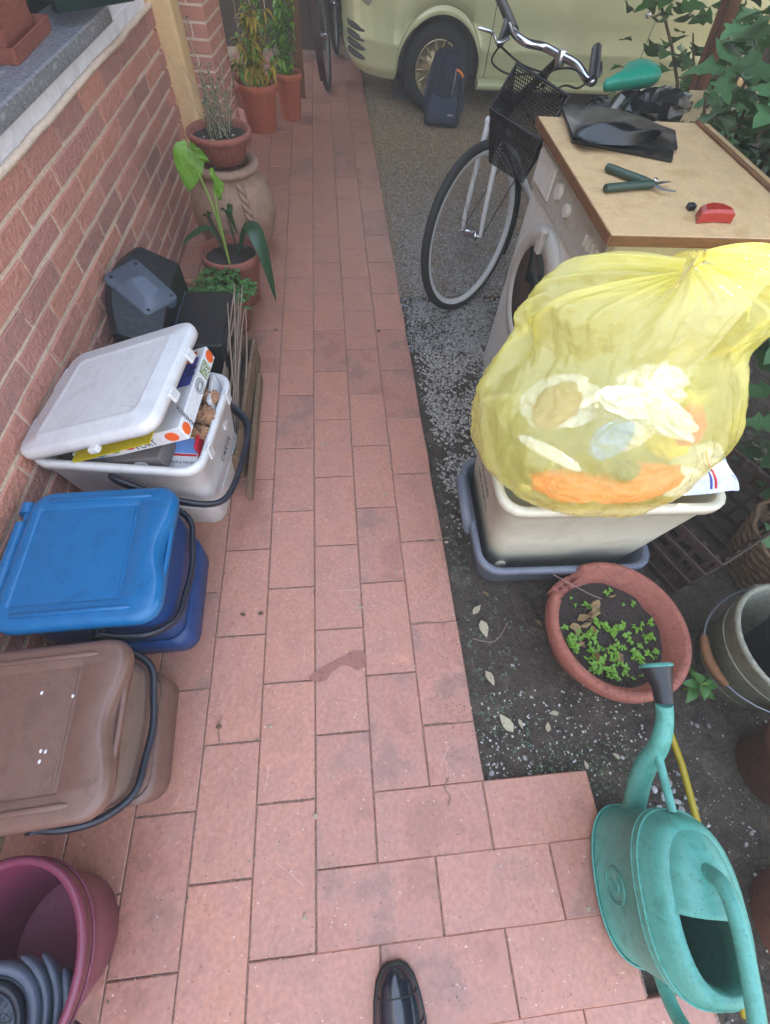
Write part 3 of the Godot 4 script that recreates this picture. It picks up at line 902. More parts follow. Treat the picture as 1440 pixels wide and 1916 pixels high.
func build_left():
	caddy("waste_caddy", "bright blue lidded recycling bin beside the white bin", Vector3(-0.512, 0, -0.565), 0.02, M.blue_bin, M.navy, M.navy, M.dark_handle, 0.36)
	var br = caddy("waste_caddy", "brown lidded organic waste bin next to the blue bin", Vector3(-0.545, 0, -0.170), 0.05, M.brown_bin, M.taupe, M.brown_bin, M.dark_handle, 0.325)
	for q in [[0.02, -0.07], [0.085, -0.055], [0.045, 0.04], [0.054, 0.042], [0.047, 0.058]]:
		var mk := mb(true)
		ball(mk, Vector3(0.003, 0.0012, 0.004), Vector3(q[0], 0.3630 if q[0] < 0.08 else 0.3664, q[1]), 8, 4)
		obj("bird_dropping", mk, M.print_white, br)

	# ---- white bin with its lid propped up by cartons ----
	var t := thing("paper_bin", "white paper bin with its lid propped open by cartons", "bin", Vector3(-0.492, 0, -1.015), -0.13, "kerbside bins along the brick wall")
	var s := mb(true)
	tub(s, 0.40, 0.31, 0.455, 0.375, 0.37, 0.045)
	obj("body", s, M.white_bin, t)
	for z in [-0.05, 0.05]:
		var nt := mb(false)
		box(nt, Vector3(0.008, 0.05, 0.03), Vector3(0.243, 0.356, z * 2.2), 0.003)
		obj("latch", nt, M.white_bin, t)
	var seam := mb(true)
	tube(seam, Array(dense(rr(0.424, 0.338, 0.045, 0.13))), 0.0025, 5, false)
	obj("seam", seam, M.white_bin, t)
	var wr := mb(false)
	obj("handwriting", text_mesh("CARTA", 0.035), M.print_dark, t, Transform3D(Basis(Vector3(0, 0, -1), Vector3(0.05, 1, 0), Vector3(1, 0, 0)), Vector3(0.2255, 0.22, -0.01)))
	var hp := curve([Vector3(-0.02, 0.325, 0.200), Vector3(0.01, 0.315, 0.212), Vector3(0.13, 0.245, 0.215), Vector3(0.225, 0.195, 0.19), Vector3(0.262, 0.18, 0.13), Vector3(0.270, 0.178, 0.0), Vector3(0.262, 0.18, -0.13), Vector3(0.225, 0.195, -0.19), Vector3(0.13, 0.245, -0.215), Vector3(0.01, 0.315, -0.212), Vector3(-0.02, 0.325, -0.200)], 4)
	var hs := mb(true)
	tube(hs, hp, 0.010, 8, true, 1.9)
	obj("handle", hs, M.dark_handle, t)
	# lid
	var lid := MeshInstance3D.new()
	var l := mb(true)
	var lw := 0.455; var ld := 0.405
	loft(l, [rr(lw - 0.012, ld - 0.012, 0.04, -0.012), rr(lw, ld, 0.045, -0.012), rr(lw + 0.004, ld + 0.004, 0.045, 0.0), rr(lw, ld, 0.045, 0.014), rr(lw - 0.016, ld - 0.016, 0.04, 0.020), rr(lw - 0.10, ld - 0.09, 0.02, 0.0205), rr(lw - 0.108, ld - 0.098, 0.02, 0.0235), rr(lw - 0.122, ld - 0.112, 0.02, 0.0240), rr(lw - 0.14, ld - 0.13, 0.02, 0.0215)], true, true, true)
	var lb := rz(21.0)
	var hinge := Vector3(-0.238, 0.376, 0.0)
	obj("lid", l, M.white_bin, t, Transform3D(lb, hinge + lb * Vector3(lw * 0.5, 0.004, 0)))
	for z in [-0.105, 0.105]:
		var k := mb(true)
		tube(k, [Vector3(-0.012, 0.004, z - 0.045), Vector3(-0.012, 0.004, z + 0.045)], 0.013, 12)
		tube(k, [Vector3(-0.012, 0.004, z), Vector3(0.03, 0.004, z)], 0.012, 8, true, 0.6)
		obj("hinge", k, M.white_bin, t, Transform3D(lb, hinge))
	for z in [-0.075, 0.075]:
		var k := mb(false)
		box(k, Vector3(0.01, 0.03, 0.035), Vector3(lw + 0.004, -0.006, z), 0.003)
		obj("clip", k, M.white_bin, t, Transform3D(lb, hinge))
	var k2 := mb(false)
	box(k2, Vector3(0.03, 0.016, 0.02), Vector3(lw * 0.56, -0.010, ld * 0.5 + 0.006), 0.003)
	obj("clip", k2, M.white_bin, t, Transform3D(lb, hinge))

	# ---- cartons and paper in the bin ----
	var wt := t.transform
	var pz := thing("pizza_box", "white printed pizza box wedged under the raised white lid", "box")
	pz.transform = wt * Transform3D(rz(20.0) * ry(3), Vector3(0.034, 0.393, -0.02))
	var pb := mb(false)
	box(pb, Vector3(0.36, 0.045, 0.335), Vector3(0.0, 0.0, 0.0), 0.003)
	obj("carton", pb, M.print_white, pz)
	# the side towards the path carries the print: face +x
	var side := Transform3D(Basis(Vector3(0, 0, -1), Vector3(1, 0, 0), Vector3(0, -1, 0)), Vector3(0.1803, 0, 0))
	flat_sheet("print_patch", M.print_green, pz, Vector2(0.055, 0.036), side * place(Vector3(0.085, 0.0003, 0)))
	letters("DAY", 0.03, M.print_white, pz, side * Transform3D(Basis.IDENTITY, Vector3(0.087, 0.0012, 0.007)))
	letters("ONLY", 0.016, M.print_white, pz, side * Transform3D(Basis.IDENTITY, Vector3(0.085, 0.0012, -0.011)))
	var og := mb(true)
	ball(og, Vector3(0.0006, 0.017, 0.022), Vector3(0.1806, 0, -0.145), 14, 8)
	obj("print_patch", og, M.print_orange, pz)
	for q in [0.0, 0.006, 0.0105]:
		var ci := mb(true)
		var cp := []
		for i in 25: cp.append(Vector3(0.1806, (0.017 - q) * sin(TAU * i / 24), -0.015 + (0.026 - q) * cos(TAU * i / 24)))
		tube(ci, cp, 0.0009, 4, false)
		obj("print_line", ci, M.print_dark, pz)
	letters("MARGHERITA", 0.017, M.print_dark, pz, side * Transform3D(ry(90), Vector3(-0.118, 0.0006, 0.0)))
	var od := mb(true)
	ball(od, Vector3(0.02, 0.016, 0.0006), Vector3(0.14, 0, 0.168), 14, 8)
	ball(od, Vector3(0.0006, 0.016, 0.018), Vector3(0.1806, 0, 0.148), 14, 8)
	obj("print_patch", od, M.print_orange, pz)
	letters("FORT", 0.03, M.print_dark, pz, Transform3D(Basis(Vector3.RIGHT, PI / 2), Vector3(0.05, -0.004, 0.1682)))
	for q in [[-0.05, M.print_green], [0.0, M.print_red], [-0.1, M.print_sky]]:
		var bs := mb(true)
		ball(bs, Vector3(0.018, 0.012, 0.0006), Vector3(q[0], 0.002, 0.1682), 12, 8)
		obj("print_patch", bs, q[1], pz)
	flat_sheet("print_patch", M.print_blue, pz, Vector2(0.10, 0.12), place(Vector3(0.118, 0.0230, -0.06)))
	flat_sheet("print_patch", M.print_orange, pz, Vector2(0.06, 0.05), place(Vector3(0.125, 0.0235, -0.125)))
	letters("30", 0.04, M.print_dark, pz, Transform3D(ry(90), Vector3(0.13, 0.0245, -0.125)))
	letters("D 8", 0.03, M.print_dark, pz, Transform3D(ry(90), Vector3(0.16, 0.0235, -0.06)))
	var yl := thing("yellow_folder", "yellow card sheet sticking out under the raised lid", "card")
	yl.transform = wt * Transform3D(rz(20.0) * ry(4), Vector3(0.0, 0.408, 0.05))
	flat_sheet("sheet", M.print_yellow, yl, Vector2(0.26, 0.27), Transform3D.IDENTITY, 0.002)
	var gc := thing("grey_carton", "grey printed carton at the front of white bin", "box")
	gc.transform = wt * Transform3D(rz(13.0), Vector3(-0.035, 0.325, 0.125))
	var gb := mb(false)
	box(gb, Vector3(0.34, 0.05, 0.09), Vector3.ZERO, 0.003)
	obj("carton", gb, M.grey_card, gc)
	for q in [[-0.1, M.print_green], [0.02, M.print_red], [0.1, M.print_white], [-0.03, M.print_sky]]:
		var bs := mb(true)
		ball(bs, Vector3(0.022, 0.014, 0.0006), Vector3(q[0], 0.0, 0.0456), 12, 8)
		obj("print_patch", bs, q[1], gc)
	var i := 0
	for q in [[0.200, 0.372, -0.085, 0.042, "crumpled ball of brown paper against the bin rim"], [0.200, 0.366, -0.015, 0.052, "large crumpled sheet of brown wrapping paper in white bin"], [0.200, 0.362, 0.050, 0.042, "small crumpled brown paper wad above the leaflet"]]:
		var ps := mb(false)
		crumple(ps, Vector3(q[3], q[3] * 0.8, q[3] * 1.15), Vector3.ZERO, 500 + i, 0.55, 40, 26, true)
		var o := obj("paper_ball", ps, M.kraft)
		o.transform = wt * place(Vector3(q[0], q[1], q[2]), ry(i * 40.0))
		tag(o, q[4], "paper", "crumpled brown paper in the white bin")
		i += 1
	for q in [["carton_flap", M.print_white, Vector3(0.012, 0.13, 0.12), Vector3(0.205, 0.325, -0.11), 8.0, "white carton flap pushed against the far bin rim"], ["carton_flap", M.kraft, Vector3(0.010, 0.12, 0.13), Vector3(0.130, 0.33, -0.06), -6.0, "brown cardboard flap beside the crumpled paper"], ["carton_flap", M.print_blue, Vector3(0.012, 0.10, 0.08), Vector3(0.118, 0.335, 0.06), 12.0, "blue carton flap between pizza box and leaflet"], ["carton_flap", M.print_red, Vector3(0.008, 0.08, 0.06), Vector3(0.205, 0.335, 0.085), 4.0, "dark red carton flap along the bin rim"]]:
		var cf := mb(false)
		box(cf, q[2], Vector3.ZERO, 0.002)
		var o := obj(q[0], cf, q[1])
		o.transform = wt * Transform3D(rz(q[4]) * ry(q[4]), q[3])
		tag(o, q[5], "card")
	var lf := thing("leaflet", "blue and white leaflet with red stripes in white bin", "leaflet")
	lf.transform = wt * Transform3D(rx(24) * rz(3), Vector3(0.152, 0.335, 0.108))
	flat_sheet("sheet", M.print_white, lf, Vector2(0.10, 0.12), Transform3D.IDENTITY, 0.003)
	flat_sheet("photo", M.print_sky, lf, Vector2(0.094, 0.045), place(Vector3(0, 0.0019, -0.022)))
	flat_sheet("stripe", M.print_yellow, lf, Vector2(0.096, 0.006), place(Vector3(0, 0.002, -0.05)))
	flat_sheet("stripe", M.print_red, lf, Vector2(0.096, 0.007), place(Vector3(0, 0.002, 0.006)))
	flat_sheet("stripe", M.print_red, lf, Vector2(0.096, 0.008), place(Vector3(0, 0.002, 0.052)))
	letters("DENISON & PROVISA", 0.0105, M.print_dark, lf, place(Vector3(0, 0.0018, 0.028)))

	# ---- mauve bucket with the round brush head ----
	var bk := thing("bucket", "mauve plastic bucket holding a grey round brush head", "bucket", Vector3(-0.545, 0, 0.215))
	var bs := mb(true)
	var rings := []
	for q in [[0.095, 0.105, 0.0], [0.105, 0.115, 0.006], [0.128, 0.142, 0.13], [0.148, 0.166, 0.245], [0.156, 0.174, 0.247], [0.160, 0.178, 0.256], [0.157, 0.175, 0.264], [0.147, 0.165, 0.263], [0.143, 0.161, 0.245], [0.126, 0.140, 0.13], [0.100, 0.110, 0.01]]:
		rings.append(oval(q[0], q[1], q[2], 44))
	loft(bs, rings, true, true, true)
	obj("body", bs, M.purple, bk)
	var bd := mb(true)
	var bp := []
	for q in oval(0.152, 0.170, 0.215, 44): bp.append(q)
	bp.append(bp[0])
	tube(bd, bp, 0.003, 5, false)
	obj("band", bd, M.purple, bk)
	var wr2 := mb(true)
	tube(wr2, curve([Vector3(0.148, 0.225, 0.07), Vector3(0.166, 0.235, 0.075), Vector3(0.168, 0.20, 0.10), Vector3(0.150, 0.12, 0.17), Vector3(0.10, 0.10, 0.20)], 4), 0.003, 6)
	obj("bail", wr2, M.wire, bk)
	var ls := mb(false)
	box(ls, Vector3(0.012, 0.07, 0.045), Vector3(0.152, 0.225, 0.11), 0.004)
	obj("bail_lug", ls, M.purple, bk)
	var hd := thing("brush_head", "round grey plastic brush head with fibres in mauve bucket", "brush")
	hd.transform = Transform3D(rx(-6) * rz(-14), Vector3(-0.575, 0.205, 0.30))
	var rg := mb(true)
	lathe(rg, [[0.075, -0.06], [0.098, -0.05], [0.104, 0.0], [0.100, 0.014], [0.088, 0.016], [0.084, 0.004], [0.08, -0.01]], 40, Vector3.ZERO, true, true)
	obj("ring", rg, M.slate_plastic, hd)
	var rg2 := mb(true)
	lathe(rg2, [[0.078, -0.005], [0.078, 0.014], [0.070, 0.018], [0.064, 0.012], [0.064, -0.005]], 36, Vector3.ZERO, false, false)
	obj("ring", rg2, M.dark_handle, hd)
	var br2 := mb(true)
	var rb := RandomNumberGenerator.new()
	rb.seed = 8
	for k in 420:
		var a := rb.randf() * TAU; var q := sqrt(rb.randf()) * 0.06
		var p := Vector3(q * cos(a), -0.006, q * sin(a))
		tube(br2, [p, p + Vector3(rb.randf_range(-0.012, 0.012), rb.randf_range(0.010, 0.020), rb.randf_range(-0.012, 0.012))], 0.0008, 3, false)
	kind(obj("fibres", br2, M.bristle, hd), "stuff")
	for q in [[0.112, -40.0, 40.0], [0.128, -25.0, 35.0], [0.142, -5.0, 30.0]]:
		var fn := mb(true)
		var fp := []
		for k in 12:
			var a := deg_to_rad(lerpf(q[1], q[2], k / 11.0)) - 0.5
			fp.append(Vector3(q[0] * cos(a), 0.0, q[0] * sin(a)))
		tube(fn, fp, [0.003, 0.006, 0.007, 0.008, 0.008, 0.008, 0.008, 0.008, 0.008, 0.007, 0.006, 0.003], 8, true, 3.0)
		obj("fin", fn, M.slate_plastic, hd)
	var tag_ := mb(false)
	box(tag_, Vector3(0.02, 0.004, 0.05), Vector3(0.0, 0.018, 0.02), 0.002)
	obj("marking", tag_, M.print_red, hd, place(Vector3(-0.03, 0.0, 0.0)))

	# ---- black plastic pieces against the wall ----
	var bx := thing("black_box", "flat black plastic box standing behind the white bin", "box", Vector3(-0.405, 0, -1.62), -0.03)
	var b1 := mb(false)
	box(b1, Vector3(0.19, 0.27, 0.34), Vector3(0, 0.135, 0), 0.006)
	obj("case", b1, M.black_plastic, bx)
	for k in 9:
		var sl := mb(false)
		box(sl, Vector3(0.006, 0.10, 0.012), Vector3(-0.098, 0.20, -0.13 + k * 0.03), 0.001)
		obj("slot", sl, M.slate_plastic, bx)
	var mo := thing("curved_panel", "black curved plastic panel leaning on the brick wall", "panel", Vector3(-0.60, 0, -1.62), -0.03)
	var mp := mb(true)
	var rings2 := []
	for k in 13:
		var a := k / 12.0
		var z := 0.20 - a * 0.44
		var h := 0.34 + 0.065 * sin(a * PI * 0.6)
		rings2.append(PackedVector3Array([Vector3(-0.02 - 0.05 * sin(a * PI), 0.0, z), Vector3(-0.06 - 0.05 * sin(a * PI), h, z), Vector3(-0.035 - 0.05 * sin(a * PI), h + 0.004, z), Vector3(0.085, h * 0.86, z), Vector3(0.088, h * 0.84, z), Vector3(0.088, 0.0, z)]))
	loft(mp, rings2, true, true, true, false)
	obj("panel", mp, M.black_plastic, mo)
	var vents := mb(false)
	for k in 6: box(vents, Vector3(0.004, 0.01, 0.40), Vector3(0.090, 0.16 + k * 0.018, 0.0), 0.001)
	kind(obj("vents", vents, M.slate_plastic, mo), "stuff")
	var cover := thing("plastic_cover", "slate grey moulded plastic cover with screw holes", "cover")
	var ca := at(195, 500, 0.42); var cb := at(235, 585, 0.42); var cc := at(325, 560, 0.36)
	cover.position = (ca + cc) * 0.5 + Vector3(0, -0.02, 0.0)
	var cz := mb(true)
	loft(cz, [rr(0.20, 0.15, 0.02, -0.03), rr(0.205, 0.155, 0.02, 0.0), rr(0.195, 0.145, 0.02, 0.012), rr(0.13, 0.10, 0.03, 0.014, Vector3(0.02, 0, 0)), rr(0.11, 0.08, 0.03, 0.03, Vector3(0.02, 0, 0)), rr(0.08, 0.05, 0.02, 0.034, Vector3(0.02, 0, 0))], true, true, true)
	cover.basis = ry(-38) * rz(-24)
	obj("shell", cz, M.slate_plastic, cover)
	for q in [[-0.08, -0.055], [-0.08, 0.055], [0.085, 0.055], [0.085, -0.055]]:
		var sc := mb(true)
		lathe(sc, [[0.007, 0.0115], [0.007, 0.0135], [0.004, 0.0135]], 10, Vector3(q[0], 0, q[1]), false, true)
		obj("screw_hole", sc, M.black_metal, cover)

	# ---- wooden crate with dry canes ----
	var cr := thing("wooden_crate", "weathered wooden crate with dry canes beside white bin", "crate", Vector3(-0.335, 0, -1.36), -0.03)
	for sg in [-1, 1]:
		for y in [0.035, 0.105]:
			var ps := mb(false)
			box(ps, Vector3(0.014, 0.06, 0.62), Vector3(sg * 0.085, y, 0), 0.002)
			obj("slat", ps, M.old_wood, cr)
		var e := mb(false)
		box(e, Vector3(0.18, 0.13, 0.014), Vector3(0, 0.067, sg * 0.318), 0.002)
		obj("end_board", e, M.old_wood, cr)
	var fl := mb(false)
	box(fl, Vector3(0.154, 0.01, 0.62), Vector3(0, 0.008, 0), 0.002)
	obj("floor_board", fl, M.old_wood, cr)
	var ln2 := thing("loose_plank", "narrow grey plank lying on edge by the crate", "plank", Vector3(-0.228, 0, -1.24), 0.0)
	var l2 := mb(false)
	box(l2, Vector3(0.018, 0.05, 0.62), Vector3(0, 0.0265, 0), 0.002)
	obj("plank", l2, M.old_wood, ln2)
	var rc := RandomNumberGenerator.new()
	rc.seed = 31
	for k in 16:
		var a := Vector3(-0.325 + rc.randf_range(-0.03, 0.05), 0.05, -1.18 + rc.randf_range(-0.12, 0.08))
		var b := Vector3(-0.27 + rc.randf_range(-0.05, 0.02), 0.30 + rc.randf_range(-0.08, 0.06), -1.72 + rc.randf_range(-0.08, 0.12))
		var cs := mb(true)
		tube(cs, curve([a, a.lerp(b, 0.5) + Vector3(rc.randf_range(-0.02, 0.02), rc.randf_range(-0.01, 0.03), 0), b], 5), [0.004, 0.004, 0.004, 0.0038, 0.0036, 0.0034, 0.0032, 0.003, 0.0028, 0.0025, 0.002], 5)
		tag(obj("dry_cane", cs, M.twig), "dry pale cane sticking up out of wooden crate", "cane", "dry canes in the crate")

	build_pots_left()

func pot_profile(r0: float, r1: float, h: float, lip_h: float, lip_w: float, wall := 0.012) -> Array:
	return [[r0 - 0.006, 0.0], [r0, 0.006], [r1 - lip_w, h - lip_h], [r1 - lip_w + 0.001, h - lip_h + 0.001], [r1, h - lip_h + 0.006], [r1, h - 0.008], [r1 - 0.004, h - 0.001], [r1 - wall + 0.003, h], [r1 - wall, h - 0.006], [r1 - wall - lip_w, h - lip_h * 1.2], [r1 - wall - lip_w, h - lip_h * 1.2 - 0.01]]
func soil_disc(r: float, y: float, parent: Node, sd: int, where := Vector3.ZERO):
	var s := mb(true)
	var nz := FastNoiseLite.new()
	nz.seed = sd; nz.frequency = 14.0
	var rings := []
	for i in 8:
		var ring := PackedVector3Array()
		for j in 28:
			var a := TAU * j / 28
			var q := r * (1.0 - i / 7.0) + 0.0005
			ring.append(where + Vector3(q * cos(a), y + nz.get_noise_2d(q * cos(a), q * sin(a)) * 0.012, q * sin(a)))
		rings.append(ring)
	loft(s, rings, true)
	return obj("soil", s, M.potsoil, parent)

func build_pots_left():
	var r := RandomNumberGenerator.new()
	r.seed = 50
	# ---- big jar with a moulded rope ----
	var jc := Vector3(-0.380, 0, -2.58)
	var jar := thing("clay_jar", "big pale clay jar with a moulded rope ornament", "jar", jc)
	var s := mb(true)
	lathe(s, [[0.10, 0.0], [0.115, 0.004], [0.150, 0.05], [0.190, 0.14], [0.205, 0.205], [0.200, 0.275], [0.170, 0.35], [0.135, 0.385], [0.132, 0.392], [0.152, 0.40], [0.160, 0.412], [0.156, 0.424], [0.140, 0.43], [0.118, 0.428], [0.112, 0.41], [0.112, 0.36]], 48, Vector3.ZERO, true, true)
	obj("body", s, M.terra_pale, jar)
	# rope: two strands twisted down the shoulder, ending in a knot
	for ph in [0.0, PI]:
		var rp := []
		for i in 40:
			var tt := i / 39.0
			var ang := deg_to_rad(62.0)
			var y := lerpf(0.385, 0.20, tt)
			var rad := 0.150 + 0.062 * sin(tt * PI * 0.5)
			var tw: float = tt * 16.0 + ph
			var c := Vector3(rad * cos(ang), y, rad * sin(ang))
			rp.append(c + Vector3(-sin(ang), 0, cos(ang)) * (0.010 * cos(tw)) + Vector3(cos(ang), 0, sin(ang)) * (0.004 + 0.008 * sin(tw)))
		var rs := mb(true)
		tube(rs, rp, 0.011, 7)
		obj("rope", rs, M.terra_pale, jar)
	var kn := mb(true)
	crumple(kn, Vector3(0.024, 0.03, 0.024), Vector3(0.212 * cos(1.08), 0.185, 0.212 * sin(1.08)), 9, 0.4, 16, 10)
	obj("knot", kn, M.terra_pale, jar)
	# ---- ribbed bowl with dry herb on the jar ----
	var pb := thing("ribbed_bowl", "ribbed terracotta bowl with a dry herb on the jar", "flower pot", jc + Vector3(0.005, 0.4305, 0.0))
	var ps := mb(true)
	var rings := []
	for q in [[0.085, 0.0, 0.0], [0.092, 0.004, 0.3], [0.118, 0.075, 1.0], [0.124, 0.085, 0.0], [0.138, 0.09, 0.0], [0.143, 0.102, 0.0], [0.140, 0.114, 0.0], [0.128, 0.116, 0.0], [0.122, 0.105, 0.0], [0.115, 0.075, 0.0]]:
		var ring := PackedVector3Array()
		for j in 120:
			var a := TAU * j / 120
			var rad: float = q[0] + q[2] * 0.0035 * cos(a * 30.0)
			ring.append(Vector3(rad * cos(a), q[1], rad * sin(a)))
		rings.append(ring)
	loft(ps, rings, true, true, true)
	obj("pot", ps, M.terra_old, pb)
	soil_disc(0.122, 0.088, pb, 3)
	var hb := mb(true)
	var stems := mb(true)
	for k in 26:
		var b := Vector3(r.randf_range(-0.05, 0.05), 0.088, r.randf_range(-0.05, 0.05))
		var top := b + Vector3(r.randf_range(-0.05, 0.05), r.randf_range(0.10, 0.24), r.randf_range(-0.05, 0.05))
		if k == 0: top = b + Vector3(-0.02, 0.36, -0.05)
		if k == 1: top = b + Vector3(-0.10, 0.25, 0.0)
		if k == 2: top = b + Vector3(-0.12, 0.24, 0.02)
		var mid := b.lerp(top, 0.5) + Vector3(r.randf_range(-0.015, 0.015), 0, r.randf_range(-0.015, 0.015))
		var c := curve([b, mid, top], 4)
		tube(stems, c, 0.0016, 4, false)
		if k in [1, 2]: continue
		for i in range(1, c.size()):
			for n in 5:
				var d := (rdir(r) + Vector3(0, 0.9, 0)).normalized()
				leaf(hb, c[i] + Vector3(0, r.randf_range(-0.02, 0.0), 0), d, rdir(r), r.randf_range(0.014, 0.026), 0.004, 0.0, 2)
	obj("stems", stems, M.leaf_pale_dry, pb)
	kind(obj("foliage", hb, M.leaf_herb, pb), "stuff")
	var chips := mb(true)
	for k in 14: ball(chips, Vector3(r.randf_range(0.004, 0.009), 0.003, r.randf_range(0.004, 0.009)), Vector3(r.randf_range(-0.07, 0.07), 0.096, r.randf_range(0.0, 0.08)), 6, 4)
	kind(obj("chips", chips, M.leaf_pale_dry, pb), "stuff")

	# ---- pot with the two tall leaves and the strap leaf ----
	var c2 := Vector3(-0.36, 0, -2.16)
	var p2 := thing("flower_pot", "round terracotta pot with an upright bright leaf and strap leaves", "flower pot", c2, 0.0, "potted plants by the brick wall")
	var q2 := mb(true)
	lathe(q2, pot_profile(0.095, 0.135, 0.24, 0.045, 0.012), 40, Vector3.ZERO, true, true)
	obj("pot", q2, M.terra_old, p2)
	soil_disc(0.118, 0.205, p2, 4)
	var tops = [at(368, 318, 0.50), at(398, 330, 0.49)]
	for k in 2:
		var bs := Vector3(0.0, 0.2, 0.07)
		var tp: Vector3 = tops[k] - c2
		var st := mb(true)
		tube(st, curve([bs, bs.lerp(tp, 0.55) + Vector3(0.012 - 0.02 * k, 0.02, 0), tp], 5), 0.005, 6)
		obj("stalk", st, M.green_stem, p2)
	var heart := mb(true)
	var hc: Vector3 = tops[0] - c2
	big_leaf(heart, hc + Vector3(-0.02, 0.05, -0.01), Vector3(-0.18, -0.85, 0.35).normalized(), Vector3(0.35, 0.3, 0.9), 0.13, 0.12, true)
	obj("leaf", heart, M.leaf_bright, p2)
	var half := mb(true)
	big_leaf(half, tops[1] - c2 + Vector3(0.0, 0.03, 0), Vector3(0.25, -0.85, 0.3).normalized(), Vector3(0.8, 0.2, 0.6), 0.11, 0.05, false)
	big_leaf(half, tops[1] - c2 + Vector3(0, 0.05, 0), Vector3(-0.65, 0.5, -0.1).normalized(), Vector3(0.3, 0.3, 0.8), 0.08, 0.03, false)
	obj("leaf", half, M.leaf_bright, p2)
	for q in [[Vector3(0.03, 0.21, 0.0), Vector3(0.10, 0.33, -0.02), Vector3(0.16, 0.28, 0.10), Vector3(0.20, 0.12, 0.22), 0.075], [Vector3(-0.02, 0.21, 0.0), Vector3(-0.06, 0.32, 0.0), Vector3(-0.14, 0.31, 0.03), Vector3(-0.20, 0.27, 0.05), 0.05], [Vector3(-0.04, 0.2, -0.04), Vector3(-0.07, 0.34, -0.05), Vector3(-0.06, 0.36, -0.02), Vector3(-0.01, 0.28, 0.04), 0.05], [Vector3(0.03, 0.2, -0.03), Vector3(0.02, 0.36, -0.03), Vector3(0.03, 0.40, 0.0), Vector3(0.06, 0.33, 0.05), 0.07]]:
		var ls := mb(true)
		strap(ls, curve([q[0], q[1], q[2], q[3]], 6), q[4])
		obj("leaf", ls, M.leaf_dark, p2)
	# ---- pot of clover in front ----
	var c3 := Vector3(-0.385, 0, -1.925)
	var p3 := thing("flower_pot", "terracotta pot overflowing with small round clover leaves", "flower pot", c3, 0.0, "potted plants by the brick wall")
	var q3 := mb(true)
	lathe(q3, pot_profile(0.085, 0.125, 0.20, 0.04, 0.012), 36, Vector3.ZERO, true, true)
	obj("pot", q3, M.terra_old, p3)
	soil_disc(0.11, 0.17, p3, 6)
	var cl := mb(true)
	for k in 330:
		var a := r.randf() * TAU; var q := sqrt(r.randf()) * 0.145
		var p := Vector3(q * cos(a), 0.215 + r.randf_range(-0.02, 0.035) - q * q * 1.6, q * sin(a))
		var n := (Vector3(cos(a) * q * 5.0, 1.0, sin(a) * q * 5.0) + rdir(r) * 0.5).normalized()
		for m in 3:
			var an := m * TAU / 3 + k
			var d := (Vector3(cos(an), 0.15, sin(an)) - n * 0.2).normalized()
			leaf(cl, p, d, n, r.randf_range(0.014, 0.022), r.randf_range(0.014, 0.02), 0.1, 3)
	kind(obj("foliage", cl, M.leaf_mid, p3), "stuff")
	# ---- another clay pot on its side against the wall ----
	var tl := thing("flower_pot", "small terracotta pot lying between the wall and clover pot", "flower pot", Vector3(-0.545, 0.075, -2.03), 0.0, "potted plants by the brick wall")
	tl.basis = rz(72) * ry(20)
	var tq := mb(true)
	lathe(tq, pot_profile(0.055, 0.078, 0.15, 0.03, 0.008), 30, Vector3(0, -0.06, 0), true, true)
	obj("pot", tq, M.terra_old, tl)
	# ---- the two pots by the pillar ----
	var far = [[Vector3(-0.375, 0, -4.30), 0.105, 0.148, 0.27, "wide terracotta pot with withering yellow plant beside the pillar"], [Vector3(-0.165, 0, -4.53), 0.075, 0.105, 0.27, "narrow terracotta pot with light green leaves beside the wooden board"]]
	for k in 2:
		var e: Array = far[k]
		var pf := thing("flower_pot", e[4], "flower pot", e[0], 0.0, "potted plants by the pillar")
		var pq := mb(true)
		lathe(pq, pot_profile(e[1], e[2], e[3], 0.05, 0.014), 36, Vector3.ZERO, true, true)
		obj("pot", pq, M.terra, pf)
		soil_disc(e[2] - 0.02, e[3] - 0.06, pf, 12 + k)
		var st := mb(true); var lv := mb(true); var ly := mb(true)
		for n in (16 if k == 0 else 12):
			var b := Vector3(r.randf_range(-0.06, 0.04), e[3] - 0.06, r.randf_range(-0.04, 0.04))
			var hh := r.randf_range(0.12, 0.42) if k == 0 else r.randf_range(0.15, 0.62)
			var tp := b + Vector3(r.randf_range(-0.16, 0.13), hh, r.randf_range(-0.10, 0.10))
			var c := curve([b, b.lerp(tp, 0.5) + rdir(r) * 0.02, tp], 4)
			tube(st, c, 0.0035 if n > 2 else 0.007, 5, false)
			for i in range(2, c.size()):
				for m in 9:
					var d := (rdir(r) + Vector3(0, 0.1, 0)).normalized()
					var ln := r.randf_range(0.04, 0.085)
					if k == 0 and r.randf() < 0.55: leaf(ly, c[i], d, Vector3.UP, ln, ln * 0.3, 0.5, 4)
					elif r.randf() < 0.75: leaf(lv, c[i], d, Vector3.UP, ln * 0.8, ln * 0.42, 0.3, 4)
		obj("stems", st, M.stem, pf)
		kind(obj("foliage", lv, M.leaf_bright, pf), "stuff")
		if k == 0: kind(obj("dry_foliage", ly, M.leaf_yellow, pf), "stuff")
	var ob := thing("broad_leaf_plant", "potted plant with broad yellow and orange leaves behind pillar", "plant", Vector3(-0.52, 0, -4.75))
	var oq := mb(true)
	lathe(oq, pot_profile(0.08, 0.115, 0.22, 0.04, 0.012), 28, Vector3.ZERO, true, true)
	obj("pot", oq, M.terra_dark, ob)
	soil_disc(0.095, 0.18, ob, 22)
